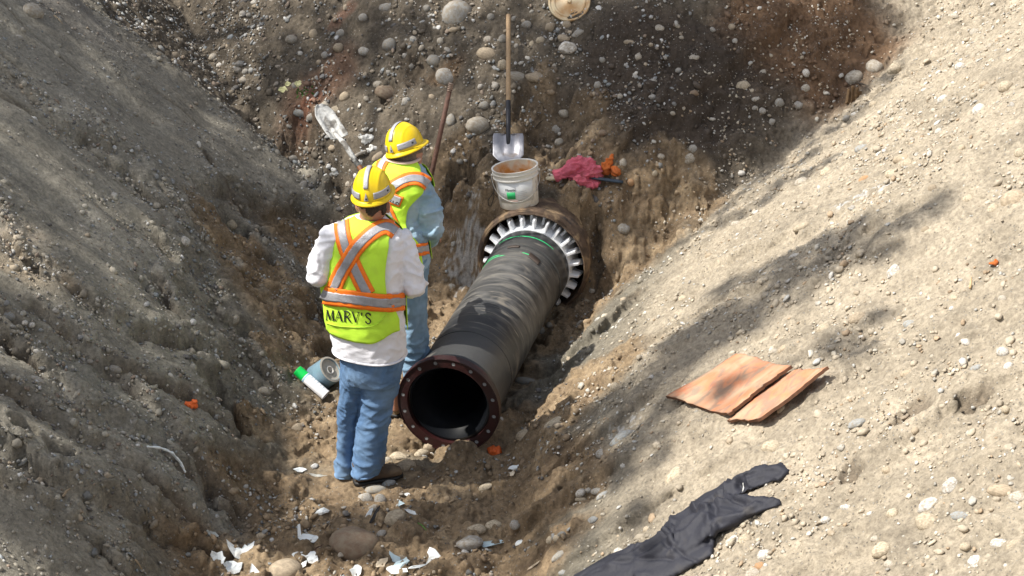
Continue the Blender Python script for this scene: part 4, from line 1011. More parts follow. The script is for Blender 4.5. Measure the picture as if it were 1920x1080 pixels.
def helmet(M, owner, stripe_tilt=0.0):
    """hard hat in local frame M: +y front, +z up, origin at the brim plane's centre"""
    rx, ry, hz = .098, .120, .138
    def dome(th, ph, off=0.0):
        e = .92; sx = math.cos(th); sy = math.sin(th); cp = max(math.cos(ph), 0)**e; sp_ = max(math.sin(ph), 0)**.98
        return Vector(((rx+off)*sx*cp, (ry+off)*sy*cp-.004, (hz+off)*sp_))
    V = []; F = []; n, m = 72, 30
    for i in range(m+1):
        ph = math.pi/2*i/m
        for k in range(n):
            th = 2*math.pi*k/n; p = dome(th, ph)
            rd = .0045*math.exp(-(p.x/.024)**4)*sstep(.0, .25, ph)          # raised centre rib
            rs_ = .0030*math.exp(-((abs(p.x)-.055)/.004)**2)*sstep(.1, .4, ph)
            V.append(dome(th, ph, rd+rs_))
    for i in range(m):
        for k in range(n): k2 = (k+1) % n; F.append((i*n+k, i*n+k2, (i+1)*n+k2, (i+1)*n+k))
    sh = thick(mesh_py("helmet_shell", V, F), .003)
    o = new_obj("helmet", sh, M_HELM); o.matrix_world = M; put(o, owner)
    # brim
    V = []; F = []; prof = [(.0, .006, 0), (.004, .0, 1), (.0, -.006, .0)]
    for k in range(n):
        th = 2*math.pi*k/n; fr = max(0, math.sin(th))**2.2; w = .011+.026*fr; c_, s_ = math.cos(th), math.sin(th)
        for dr, dz in ((.0, .010), (.006, .004), (w, -.004-.010*fr), (w+.004, -.008-.010*fr), (w+.004, -.014-.010*fr), (w, -.012-.010*fr), (.0, -.006)):
            V.append(((rx+dr)*c_, (ry+dr)*s_-.004, dz))
    q = 7
    for k in range(n):
        k2 = (k+1) % n
        for i in range(q): i2 = (i+1) % q; F.append((k*q+i, k2*q+i, k2*q+i2, k*q+i2))
    b = new_obj("helmet_brim", mesh_py("helmet_brim", V, F), M_HELM); b.parent = o
    def tape(name, f, nu=16, nv=4, m_=M_SILV):
        V = []; F = []
        for i in range(nu+1):
            for j in range(nv+1): V.append(f(i/nu, j/nv))
        for i in range(nu):
            for j in range(nv): a = i*(nv+1)+j; F.append((a, a+1, a+nv+2, a+nv+1))
        t = new_obj(name, thick(mesh_py(name, V, F), .001), m_); t.parent = o; return t
    def crown_pt(u, v, w=.025, a0=.55, a1=1.75):
        an = a0+(a1-a0)*u; x = (v-.5)*w; z = math.sin(an); y = -math.cos(an); k = math.sqrt(max(0, 1-(x/rx)**2))
        return Vector((x, (ry+.0115)*y*k**.9*abs(1)-.004, (hz+.0112)*(max(z, 0)**.98)*k))
    tape("helmet_stripe", crown_pt)
    for th0, th1 in ((-1.20, -.15), (-1.94, -2.99)):
        tape("helmet_side_tape", lambda u, v: dome(th0+(th1-th0)*u, .14+.24*v, .0062))
    tape("helmet_triangle", lambda u, v: dome(-math.pi/2+(v-.5)*.22*(1-u), .12+.30*u, .0095))
    tape("helmet_triangle_mark", lambda u, v: dome(-math.pi/2+(v-.5)*.07, .17+.06*u, .011), 3, 3, M_INK)
    tape("helmet_tape_mark", lambda u, v: dome(-.42+.10*u, .22+.06*v, .0076), 3, 3, M_INK)
    return o

def rot_frame(fwd_yaw, pitch, roll=0.0):
    return (Matrix.Rotation(-fwd_yaw, 3, 'Z') @ Matrix.Rotation(-pitch, 3, 'X') @ Matrix.Rotation(roll, 3, 'Y'))

def boot(heel, toe, z0, owner, hgt=.15, parentname="boot"):
    d = (toe-heel); L = d.length; d.normalize(); up = Vector((0, 0, 1)); sd = d.cross(up)
    g = []; rings = []
    for t, w, h in [(0, .030, .075), (.10, .040, .085), (.3, .042, .095), (.5, .044, .080), (.7, .049, .062), (.88, .044, .050), (1, .024, .034)]:
        rings.append((heel+d*(L*t)+up*(h/2+.012), sd, up, w, h/2))
    g.append(loft_geo(rings, 24, 2.6))
    g.append(tube_geo([heel+d*L*.17+up*.05, heel+d*L*.16+up*hgt], [(.05, .045), (.052, .048)], 18, up=d))
    me = voxel_union(g, .006, 3, "boot"); folds(me, .003, (30, 30, 30), 2.0, fine=.001); o = new_obj("boot", me, M_BOOT); put(o, owner)
    rings = [(heel+d*(L*t)+up*.008, sd, up, w, .012) for t, w in [(-.02, .028), (.1, .044), (.3, .045), (.5, .045), (.7, .053), (.88, .048), (1.02, .026)]]
    so = new_obj("boot_sole", mesh_py("boot_sole", *loft_geo(rings, 24, 4)), M_DARK); put(so, o)
    for k in range(4):
        p = heel+d*(L*(.40+.07*k))+up*(.108-.010*k); l = new_obj("boot_lace", mesh_py("boot_lace", *tube_geo([p-sd*.022, p+up*.004, p+sd*.022], .0025, 6)), M_PINKP); put(l, o)
    return o

def lets(bvh, strokes, off, name):
    gs = []
    for pts, w in strokes:
        me = strip_on(bvh, pts, w, off, step=1.0, cross=2, th=.0008, name="s"); gs.append(([v.co.copy() for v in me.vertices], [tuple(p.vertices) for p in me.polygons]))
    return mesh_py(name, *join_geo(gs))

def serif_text(x0, y0, sc, tilt):
    """MARV'S drawn as thick and thin strokes with serifs; unit cap height 1"""
    T = lambda x, y: (x0+x*sc, y0-y*sc+x*sc*tilt)
    th, tn = .070*sc, .030*sc; S = []
    def l(a, w): S.append(([T(*p) for p in a], w))
    l([(0, 0), (.06, 1)], tn); l([(.06, 1), (.34, .05)], th); l([(.34, .05), (.62, 1)], tn); l([(.62, 1), (.66, 0)], th)
    l([(-.08, 0), (.10, 0)], tn); l([(.54, 0), (.78, 0)], tn)
    l([(.88, 0), (1.18, 1)], tn); l([(1.18, 1), (1.5, 0)], th); l([(.98, .36), (1.36, .36)], tn); l([(.80, 0), (.98, 0)], tn); l([(1.38, 0), (1.62, 0)], tn)
    l([(1.80, 0), (1.80, 1)], th); l([(1.68, 1), (2.02, 1), (2.22, .88), (2.22, .66), (2.02, .52), (1.80, .52)], .05*sc); l([(1.96, .52), (2.36, 0)], th); l([(1.68, 0), (1.92, 0)], tn); l([(2.30, 0), (2.46, 0)], tn)
    l([(2.54, 1), (2.86, 0)], th); l([(2.86, 0), (3.14, 1)], tn); l([(2.44, 1), (2.66, 1)], tn); l([(3.04, 1), (3.24, 1)], tn)
    l([(3.46, 1.02), (3.44, .70)], th*.9)
    l([(4.30, .82), (4.16, .99), (3.98, .99), (3.86, .84), (3.92, .64), (4.10, .52), (4.28, .38), (4.32, .18), (4.18, .01), (3.98, .0), (3.84, .18)], .055*sc)
    l([(4.31, .98), (4.31, .78)], tn); l([(3.83, .02), (3.83, .24)], tn)
    return S

# ---- the near worker -------------------------------------------------------
def near_worker():
    Y0 = 7.62; yaw = math.radians(24); f = Vector((math.sin(yaw), math.cos(yaw), 0)); r = Vector((math.cos(yaw), -math.sin(yaw), 0))
    root = empty("person", W(690, 893, Y0)); tag(root, "worker in white shirt, blue jeans and lime MARV'S vest standing with his back turned, nearest", "person")
    # body
    sh = Body([(407, 672, 722, Y0+.02, .055), (414, 655, 735, Y0+.02, .085), (424, 632, 748, Y0+.01, .105), (440, 617, 757, Y0, .118), (470, 609, 758, Y0, .125), (510, 606, 757, Y0, .13), (550, 607, 756, Y0, .135),
               (600, 614, 758, Y0, .14), (635, 622, 759, Y0, .145), (652, 625, 760, Y0, .147), (660, 627, 760, Y0, .147)], yaw)
    Ls, Rs = W(624, 442, Y0), W(750, 450, Y0); Le, Re = W(596, 519, Y0-.02), W(779, 536, Y0-.04)
    Lw, Rw = W(628, 520, Y0+.26), W(752, 540, Y0+.24)
    hc = W(699, 366, Y0+.03)-Vector((0, 0, .045)); hyaw = math.radians(9); HR = rot_frame(hyaw, math.radians(8))
    neck = W(692, 418, Y0+.03)
    g = head_geo(hc, HR)+[tube_geo([neck-Vector((0, 0, .10)), neck, hc-Vector((0, 0, .04))], [.075, .064, .060], 18)]
    g.append(Body([(q0, a+14, b-14, c_, d_-.025) for q0, a, b, c_, d_ in [(412, 650, 740, Y0+.02, .09), (440, 620, 756, Y0, .118), (510, 612, 752, Y0, .13), (650, 630, 752, Y0, .14)]], yaw).geo(12))
    for a, b, c_ in ((Ls, Le, Lw), (Rs, Re, Rw)):
        g.append(tube_geo([a, a.lerp(b, .5), b, b.lerp(c_, .4), c_], [.050, .046, .042, .038, .028], 14))
    hf = (f*1.0+r*.0)
    g += hand_geo(Lw, (r*.7+f*.6+Vector((0, 0, .1))), Vector((0, 0, -1))*.6-f*.2, 1, 1.0); g += hand_geo(Rw, (-r*.7+f*.6+Vector((0, 0, .1))), Vector((0, 0, -1))*.6-f*.2, -1, 1.0)
    for (a, b) in ((W(664, 668, Y0), W(650, 866, Y0+.05)), (W(716, 668, Y0), W(690, 872, Y0-.02))):
        g.append(tube_geo([a+Vector((0, 0, .05)), a.lerp(b, .5), b, Vector((b.x, b.y, .05))], [.05, .026, .022, .022], 14))
    me = voxel_union(g, .0065, 2, "body"); b = new_obj("body", me, M_SKIN); put(b, root)
    for sx in (-1, 1):
        e = new_obj("eye", mesh_py("eye", *ell_geo((0, 0, 0), (.011, .011, .011))), M_EYE); e.matrix_world = Matrix.Translation(hc+HR @ Vector((sx*.031, .083, 0))) ; put(e, b)
    # hair: cap over the back and sides of the skull
    V, F = ell_geo((0, 0, 0), (.081, .100, .112), None, 96, 64); keep = []
    for q in F:
        c_ = sum((V[i] for i in q), Vector())/len(q)
        if c_.z > -.020+.05*n3(np.array([c_.x*30]), np.array([c_.y*30]), np.array([.5]))[0]+(.05 if abs(c_.x) > .05 and c_.y > -.03 else 0) and c_.y < .062: keep.append(q)
    me = thick(mesh_py("hair", [hc+HR @ v for v in V], keep), .006); folds(me, .004, (40, 40, 25), 1.0, fine=.002); put(new_obj("hair", me, M_HAIR), b)
    helmet(Matrix.Translation(W(699, 361, Y0+.03)) @ rot_frame(hyaw, math.radians(-6), math.radians(-4)).to_4x4(), root)
    # shirt
    g = [sh.geo(24)]
    g.append(tube_geo([sh.pt(Ls.z, -1.1, -.09), Ls, Ls.lerp(Le, .5)-r*.010, Le, Le.lerp(Lw, .12), Le.lerp(Lw, .22)], [.070, .070, .066, .060, .054, .052], 20))
    g.append(tube_geo([sh.pt(Rs.z, 1.1, -.09), Rs, Rs.lerp(Re, .5)+r*.006, Re, Re.lerp(Rw, .30), Re.lerp(Rw, .55)], [.068, .068, .062, .060, .056, .052], 20))
    me = voxel_union(g, .0075, 5, "shirt")
    folds(me, .012, (8, 8, 19), 3.0, fine=.0012, mask=lambda co: .5+1.0*sstep(.17, .30, np.hypot(co[:, 0]-sh.ring(1.2)[0].x, co[:, 1]-Y0))); shirt = new_obj("shirt", me, M_SHIRT); put(shirt, root)
    hem = sh.rows[-1][0]
    folds(me, .0028, (17, 17, 34), 8.0, fine=0)
    tr = new_obj("shirt_hem", mesh_py("shirt_hem", *join_geo([tube_geo([sh.pt(hem+.006, 2*math.pi*k/60, .004) for k in range(61)], .006, 6)])), M_SHIRT); put(tr, shirt)
    # vest: back panel, front panel
    z_ = lambda py: W(690, py, Y0).z
    ztop = z_(408)
    def ph_back(z):
        t = (z-z_(560))/(ztop-z_(560)); 
        if t < 0: return (-1.75, 1.12+.25*min(1, -t*4))
        return (-1.45+.25*sstep(.75, 1, t), .98-.16*math.sin(math.pi*min(1, t*1.1))+.35*sstep(.8, 1.0, t))
    def hemz(ph): return z_(618)+.06*sstep(.35, 1.15, ph)-.0*abs(ph)+.03*sstep(-.8, -1.6, ph)
    vb = sh.panel("vest", ph_back, ztop, hemz, .013, 56, 84)
    folds(vb, .006, (6, 6, 9), 6.0, fine=.0008); vb = thick(vb, .003)
    vest = new_obj("vest", vb, M_LIME); put(vest, root)
    vf = sh.panel("vest_front", lambda z: (math.pi-1.3+.25*sstep(z_(560), ztop, z), math.pi+1.3-.25*sstep(z_(560), ztop, z)), ztop, lambda p: z_(612), .014, 40, 50)
    put(new_obj("vest_front", thick(vf, .003), M_LIME), vest)
    bv = bvh_of([vest.data, shirt.data]); bvv = bvh_of([vest.data])
    A = [(640, 409), (642, 435), (650, 466), (662, 495), (676, 525), (690, 552)]
    B = [(742, 436), (728, 427), (712, 429), (691, 443), (670, 464), (654, 488), (639, 514), (627, 541)]
    belt = [(606, 550), (618, 555), (652, 559), (699, 565), (727, 567), (757, 565)]
    for nm, P, w, o1 in (("vest_strap", A, 15, .0025), ("vest_strap", B, 14.5, .0055), ("vest_belt", belt, 16.5, .0085)):
        s1 = new_obj(nm, strip_on(bv, P, w, o1+.001, cross=8, name=nm), M_ORNG); put(s1, vest)
        s2 = new_obj("reflective_tape", strip_on(bv, P, w*.50, o1+.0035, cross=6, name="tape"), M_SILV); put(s2, s1)
    t = new_obj("lettering", lets(bvv, serif_text(613, 599.5, 19.0, .085), .0035, "lettering"), M_INK); put(t, vest)
    put(new_obj("vest_hem", strip_on(bvv, [(613, 606), (640, 612), (690, 613), (712, 604), (726, 588)], 1.0, .003, cross=2, name="hem"), mat("lime_binding", (.50, .78, .05), rough=.8)), vest)
    # jeans
    g = []
    hip = Body([(640, 641, 758, Y0, .135), (665, 640, 757, Y0, .14), (690, 639, 753, Y0, .135), (712, 640, 749, Y0, .12)], yaw); g.append(hip.geo(10))
    Lg = Body([(690, 640, 702, Y0+.02, .105), (730, 639, 690, Y0+.04, .10), (770, 637, 682, Y0+.06, .09), (810, 635, 675, Y0+.07, .08), (845, 633, 669, Y0+.07, .074), (868, 632, 667, Y0+.07, .072), (886, 631, 666, Y0+.07, .072)], yaw)
    Rg = Body([(690, 682, 751, Y0, .115), (730, 678, 745, Y0, .105), (770, 675, 733, Y0, .095), (810, 668, 727, Y0-.01, .09), (845, 664, 722, Y0-.02, .085), (868, 663, 718, Y0-.02, .085), (884, 662, 708, Y0-.02, .085)], yaw)
    g += [Lg.geo(24), Rg.geo(24)]
    me = voxel_union(g, .0075, 4, "jeans")
    folds(me, .017, (6, 6, 12), 9.0, fine=.0010, mask=lambda co: (.30+.8*np.exp(-((co[:, 2]-.47)/.12)**2)+.9*sstep(.24, .06, co[:, 2]))*(.5+.9*np.abs(n3(co[:, 0]*5, co[:, 1]*5, co[:, 2]*3))+.3)); folds(me, .0045, (15, 15, 26), 5.0, fine=0); jeans = new_obj("jeans", me, M_JEAN); put(jeans, root)
    for Bq in (Rg, Lg):
        z = Bq.rows[-1][0]+.004; put(new_obj("jeans_hem", mesh_py("jeans_hem", *tube_geo([Bq.pt(z, 2*math.pi*k/48, .002) for k in range(49)], .007, 6)), M_JEAN), jeans)
    for px_, ph in ((0, .45), (0, -.45)):
        pass
    V = []
    boot(Vector((W(672, 893, Y0-.02).x-.02, Y0-.04, 0)), Vector((W(672, 893, Y0).x+.235, Y0+.05, 0)), 0, root, .13)
    boot(Vector((W(646, 893, Y0+.08).x, Y0+.05, 0)), Vector((W(646, 893, Y0+.08).x+.11, Y0+.28, 0)), 0, root, .13)
    return root

def rear_worker():
    Y0 = 8.30; yaw = math.radians(32); f = Vector((math.sin(yaw), math.cos(yaw), 0)); r = Vector((math.cos(yaw), -math.sin(yaw), 0)); U = Y0+.10
    root = empty("person", W(770, 715, Y0)); tag(root, "worker in pale denim jacket and lime vest standing beside the pipe", "person")
    T = [(296, 730, 778, U+.03, .06), (303, 718, 785, U+.03, .085), (314, 704, 794, U+.02, .11), (330, 697, 804, U, .125), (345, 696, 808, U-.01, .13), (365, 697, 800, U-.02, .13), (400, 699, 793, U-.04, .13), (440, 702, 796, Y0, .135), (488, 710, 803, Y0, .14), (500, 712, 802, Y0, .14)]
    sh = Body(T, yaw); Ls, Rs = W(712, 335, U), W(795, 370, U-.05); Le, Re = W(704, 400, U), W(807, 425, U-.10); Lw, Rw = W(740, 420, U+.28), W(806, 452, U+.14)
    hyaw = math.radians(30); HR = rot_frame(hyaw, math.radians(10)); hc = W(764, 281, U+.06)-Vector((0, 0, .045)); neck = W(764, 312, U+.05)
    g = head_geo(hc, HR)+[tube_geo([neck-Vector((0, 0, .1)), neck, hc-Vector((0, 0, .04))], [.075, .066, .060], 18)]
    g.append(Body([(a, b+14, c_-14, d, e-.03) for a, b, c_, d, e in T[2:]], yaw).geo(12))
    for a, b, c_ in ((Ls, Le, Lw), (Rs, Re, Rw)): g.append(tube_geo([a, a.lerp(b, .5), b, b.lerp(c_, .4), c_], [.050, .046, .042, .038, .028], 14))
    g += hand_geo(Lw, (r*.5+f*.8), Vector((0, 0, -1)), 1)+hand_geo(Rw, (-r*.5+f*.8), Vector((0, 0, -1)), -1)
    for (a, b) in ((W(735, 500, Y0), W(738, 690, Y0+.02)), (W(778, 500, Y0), W(776, 690, Y0-.02))):
        g.append(tube_geo([a+Vector((0, 0, .05)), a.lerp(b, .5), b, Vector((b.x, b.y, .05))], [.05, .026, .022, .022], 14))
    b = new_obj("body", voxel_union(g, .0065, 2, "body"), M_SKIN); put(b, root)
    for sx in (-1, 1):
        e = new_obj("eye", mesh_py("eye", *ell_geo((0, 0, 0), (.011, .011, .011))), M_EYE); e.matrix_world = Matrix.Translation(hc+HR @ Vector((sx*.031, .083, 0))); put(e, b)
    V, F = ell_geo((0, 0, 0), (.080, .099, .111), None, 96, 64)
    keep = [q for q in F if (lambda c_: c_.z > -.012+(.05 if abs(c_.x) > .05 and c_.y > -.03 else 0) and c_.y < .05)(sum((V[i] for i in q), Vector())/len(q))]
    me = thick(mesh_py("hair", [hc+HR @ v for v in V], keep), .004); folds(me, .003, (40, 40, 25), 1.0, fine=.002); put(new_obj("hair", me, M_HAIR2), b)
    helmet(Matrix.Translation(W(761, 276, U+.06)) @ rot_frame(hyaw, math.radians(-4), math.radians(-16)).to_4x4(), root)
    g = [sh.geo(24)]
    g.append(tube_geo([sh.pt(Ls.z, -1.1, -.09), Ls, Ls.lerp(Le, .5), Le, Le.lerp(Lw, .4), Le.lerp(Lw, .8)], [.07, .072, .068, .062, .054, .044], 20))
    g.append(tube_geo([sh.pt(Rs.z, 1.1, -.09), Rs, Rs.lerp(Re, .5)+r*.01, Re, Re.lerp(Rw, .3), Re.lerp(Rw, .85)], [.075, .080, .078, .070, .060, .046], 20))
    me = voxel_union(g, .0075, 4, "denim_jacket"); folds(me, .016, (9, 9, 19), 12.0, fine=.0012, mask=lambda co: .5+.8*sstep(.13, .25, np.hypot(co[:, 0]-sh.ring(1.2)[0].x, co[:, 1]-U)))
    folds(me, .0045, (17, 17, 30), 8.0, fine=0)
    jk = new_obj("denim_jacket", me, M_DJACK); put(jk, root)
    cu = Re.lerp(Rw, .85); put(new_obj("jacket_cuff", mesh_py("jacket_cuff", *tube_geo([Re.lerp(Rw, .76), Re.lerp(Rw, .95)], [.050, .046], 18)), M_DJACK), jk)
    z_ = lambda py: W(760, py, U).z; ztop = z_(298)
    def ph_back(z):
        t = (z-z_(430))/(ztop-z_(430))
        if t < 0: return (-1.75, 1.45)
        return (-1.4, 1.05-.22*math.sin(math.pi*min(1, t*1.15))+.40*sstep(.42, .72, t)+.2*sstep(.75, 1.0, t)+.35*sstep(.2, 0, t))
    vb = sh.panel("vest", ph_back, ztop, lambda ph: W(760, 490, Y0).z, .014, 60, 84); folds(vb, .007, (6, 6, 9), 2.0, fine=.0008); vest = new_obj("vest", thick(vb, .003), M_LIME); put(vest, root)
    vf = sh.panel("vest_front", lambda z: (math.pi-1.0, math.pi+1.1), z_(316), lambda p: W(760, 486, Y0).z, .016, 40, 50)
    put(new_obj("vest_front", thick(vf, .003), M_LIME), vest)
    # collar: folded lining edge round the neck
    nm = [sh.pt(ztop-.004, ph, .020) for ph in np.linspace(-2.4, 2.0, 30)]
    put(new_obj("collar", mesh_py("collar", *tube_geo(nm, [(.007, .013)]*30, 8)), M_PINKP), vest)
    bv = bvh_of([vest.data, jk.data]); bvv = bvh_of([vest.data])
    for nm, P, w, o1 in (("vest_strap", [(722, 299), (715, 310), (711, 325), (708, 345)], 9.5, .003), ("vest_strap", [(716, 372), (728, 400), (742, 432), (752, 458)], 11, .003),
                         ("vest_strap", [(802, 346), (790, 338), (776, 335), (760, 338), (744, 346), (730, 357), (716, 372)], 12.5, .006), ("vest_belt", [(730, 462), (765, 468), (785, 468), (802, 465)], 11, .008)):
        s1 = new_obj(nm, strip_on(bv, P, w, o1+.001, cross=8, name=nm), M_ORNG); put(s1, vest)
        s2 = new_obj("reflective_tape", strip_on(bv, P, w*.50, o1+.0035, cross=6, name="tape"), M_SILV); put(s2, s1)
    pt = new_obj("name_patch", strip_on(bvv, [(716, 364), (754, 379)], 10.5, .007, cross=8, name="patch"), M_ORNG); put(pt, vest)
    p2 = new_obj("patch_face", strip_on(bvv, [(716, 364), (751.5, 378)], 7.5, .0092, cross=8, name="patch"), M_SILV); put(p2, pt)
    S = [([(x, y) for x, y in serif_q], w) for serif_q, w in serif_text(694, 371.5, 12.5, .40)]
    put(new_obj("lettering", lets(bvh_of([p2.data]), S, .001, "lettering"), M_INK), pt)
    g = []
    hip = Body([(480, 716, 802, Y0, .13), (505, 714, 801, Y0, .135), (530, 716, 799, Y0, .13)], yaw)
    Lg = Body([(510, 714, 762, Y0+.04, .10), (560, 718, 760, Y0+.05, .09), (620, 718, 756, Y0+.06, .08), (680, 718, 752, Y0+.06, .075), (706, 718, 752, Y0+.06, .08)], yaw)
    Rg = Body([(510, 750, 801, Y0-.02, .11), (560, 752, 799, Y0-.02, .10), (610, 754, 800, Y0-.02, .09), (660, 756, 801, Y0-.03, .085), (690, 757, 799, Y0-.03, .085), (704, 758, 798, Y0-.03, .085)], yaw)
    me = voxel_union([hip.geo(8), Lg.geo(22), Rg.geo(22)], .0075, 4, "jeans"); folds(me, .016, (6, 6, 12), 31.0, fine=.001, mask=lambda co: .4+.7*np.exp(-((co[:, 2]-.47)/.15)**2)+.6*sstep(.26, .08, co[:, 2])); folds(me, .0045, (15, 15, 26), 5.0, fine=0); put(new_obj("jeans", me, M_JEAN2), root)
    boot(Vector((W(772, 712, Y0-.03).x-.03, Y0-.05, 0)), Vector((W(772, 712, Y0).x+.08, Y0+.20, 0)), 0, root)
    boot(Vector((W(735, 712, Y0+.06).x, Y0+.02, 0)), Vector((W(735, 712, Y0).x+.10, Y0+.26, 0)), 0, root)
    return root
p_near = near_worker(); p_rear = rear_worker()
# ------------------------------------------------------------------ tools and litter
def on(px, py, lift=0.0):
    p = hit(px, py); return p+nrm(p, .06)*lift

def whole(name, me, m, label, cat, group=None):
    """single-mesh thing: origin moved to its centre"""
    co = get_co(me); c = co.mean(0); set_co(me, co-c); o = new_obj(name, me, m); o.location = Vector(c); return tag(o, label, cat, group)

M_PAIL = mat("white_pail_plastic", (.80, .78, .71), rough=.45, var=.06, scale=6)
layer(M_PAIL, (.50, .36, .20), 7, (.56, .74), amt=.65); layer(M_PAIL, (.25, .20, .15), 14, (.64, .74), seed=4, amt=.8)
M_STAIN = mat("rust_stained_inside", (.70, .62, .48), rough=.6, var=.1, scale=10)
layer(M_STAIN, (.62, .26, .05), 9, (.42, .60), distort=.5)
M_LABEL = mat("paper_label", (.80, .82, .82), rough=.5, var=.04); layer(M_LABEL, (.55, .45, .32), 9, (.60, .8), amt=.6)
M_LGRN = mat("green_label_print", (.03, .50, .16), rough=.5, var=.1)
M_WIRE = mat("pail_wire", (.55, .54, .50), rough=.35, metal=.7)
M_STEELW = mat("shovel_blade_steel", (.33, .33, .36), rough=.45, metal=.35, var=.15, scale=8, bump=.3, bscale=40)
layer(M_STEELW, (.55, .55, .57), 6, (.5, .66), stretch=(2, 1, 1)); layer(M_STEELW, (.20, .15, .11), 9, (.56, .72), seed=3)
M_SOCKET = mat("blackened_socket", (.045, .045, .05), rough=.5, metal=.5)
M_WOOD = mat("worn_ash_handle", (.40, .27, .15), rough=.65, var=.2, scale=14, stretch=(8, 8, .6), bump=.2)
M_WOODD = mat("dark_wooden_handle", (.17, .065, .025), rough=.6, var=.3, scale=12)
M_CAKED = mat("caked_white_slurry", (.50, .50, .48), rough=.9, var=.1, scale=25, bump=.6, bscale=50)
layer(M_CAKED, (.15, .14, .125), 13, (.47, .60), distort=.8); 
M_BAR = mat("rusty_bar", (.085, .038, .024), rough=.75, var=.35, scale=20, bump=.5, bscale=60)

# pail --------------------------------------------------------------------
PB = Matrix.Translation(Vector((W(974, 385, 10.13).x, 10.10, .650))) @ Matrix.Rotation(math.radians(-7), 4, 'Y') @ Matrix.Rotation(math.radians(-3), 4, 'X')
pail = empty("plastic_pail", mat=PB); tag(pail, "open white plastic pail with green label and orange residue standing over the casing mouth", "bucket")
def kid(name, me, m, parent): o = new_obj(name, me, m); o.parent = parent; return o
H, rb_, rt_ = .275, .132, .150
pr = [(.001, .0), (rb_-.006, .0), (rb_, .006)]+[(rb_+(rt_-rb_)*t, .006+(H-.006)*t) for t in (.3, .6, .72)]+[(rt_+.006, H*.755), (rt_+.006, H*.775), (rt_, H*.79), (rt_, H*.86), (rt_+.007, H*.875), (rt_+.008, H*.90), (rt_+.001, H*.91), (rt_+.001, H*.955), (rt_+.008, H*.965), (rt_+.009, H*.995), (rt_+.005, H), (rt_-.003, H-.003)]
pr += [(rt_-.004, H*.9), (rb_-.003, .012), (.001, .010)]
kid("pail_wall", lathe_mesh("pail_wall", pr, 72, closed=False, sm=50), M_PAIL, pail)
kid("pail_inside", lathe_mesh("pail_inside", [(rt_-.0045, H-.006), (rt_-.006, H*.8), (rb_-.0045, .09), (.06, .075), (.001, .085)], 72, closed=False), M_STAIN, pail)
def wrap(name, a0, a1, z0, z1, off, m_, parent, n=24):
    V = []; F = []
    for i in range(n+1):
        a = a0+(a1-a0)*i/n-math.pi/2
        for z in (z0, z1): r = rb_+(rt_-rb_)*z/H+off; V.append((r*math.cos(a), r*math.sin(a), z))
    for i in range(n): F.append((2*i, 2*i+2, 2*i+3, 2*i+1))
    return kid(name, thick(mesh_py(name, V, F), .0008), m_, parent)
lb = wrap("paper_label", -1.05, .85, .055, .200, .0015, M_LABEL, pail)
wrap("green_square", -.52, -.10, .085, .135, .0028, M_LGRN, lb)
wrap("label_strip", -.50, .0, .066, .073, .0028, mat("faded_pink_print", (.62, .42, .36)), lb)
def text_mesh(body, size, ext=.0006, name="lettering"):
    cu = bpy.data.curves.new("t", 'FONT'); cu.body = body; cu.size = size; cu.extrude = ext; cu.align_x = 'CENTER'; cu.resolution_u = 3
    o = bpy.data.objects.new("t", cu); COL.objects.link(o); dg = bpy.context.evaluated_depsgraph_get(); dg.update()
    me = bpy.data.meshes.new_from_object(o.evaluated_get(dg)); bpy.data.objects.remove(o); me.name = name; return me
me = text_mesh("Maestic", .026); co = get_co(me); a = co[:, 0]/rt_-.30-math.pi/2; z = .143+co[:, 1]; r = rb_+(rt_-rb_)*z/H+.0030+co[:, 2]
set_co(me, np.stack([r*np.cos(a), r*np.sin(a), z], 1)); kid("lettering", me, mat("grey_label_print", (.12, .13, .14)), lb)
for k in range(5):
    wrap("fine_print", -.95, -.62-.03*(k % 2), .080+.013*k, .0835+.013*k, .0022, mat("pale_label_print", (.50, .53, .55)), lb) if k < 4 else None
for k in range(5): wrap("fine_print", .02, .50-.05*(k % 3), .080+.013*k, .0825+.013*k, .0022, bpy.data.materials["pale_label_print"], lb)
pts = []
for i in range(33):
    t = i/32; a = math.pi*(1-t); x = (rt_+.014)*math.cos(a); y = -math.sin(a)*(rt_+.022); z = H*.83-.155*math.sin(a)**.9; pts.append((x, y, z))
kid("pail_handle", mesh_py("pail_handle", *tube_geo(pts, .0022, 6)), M_WIRE, pail)
for s in (-1, 1): kid("handle_lug", mesh_py("handle_lug", *tube_geo([(s*(rt_-.002), 0, H*.83), (s*(rt_+.016), 0, H*.83)], .009, 10)), M_PAIL, pail)
# dark wire loop to the left of the pail
p0 = on(925, 350, .02); P_ = [on(923, 338, .05), on(926, 355, .04), on(927, 372, .02), on(922, 387, .015), on(917, 385, .015), on(916, 376, .02), on(924, 364, .03), on(934, 373, .02)]
whole("wire_loop", mesh_py("wire_loop", *tube_geo(P_, .0028, 6)), M_DARK, "thin dark wire loop dangling on the soil left of the white pail", "wire")

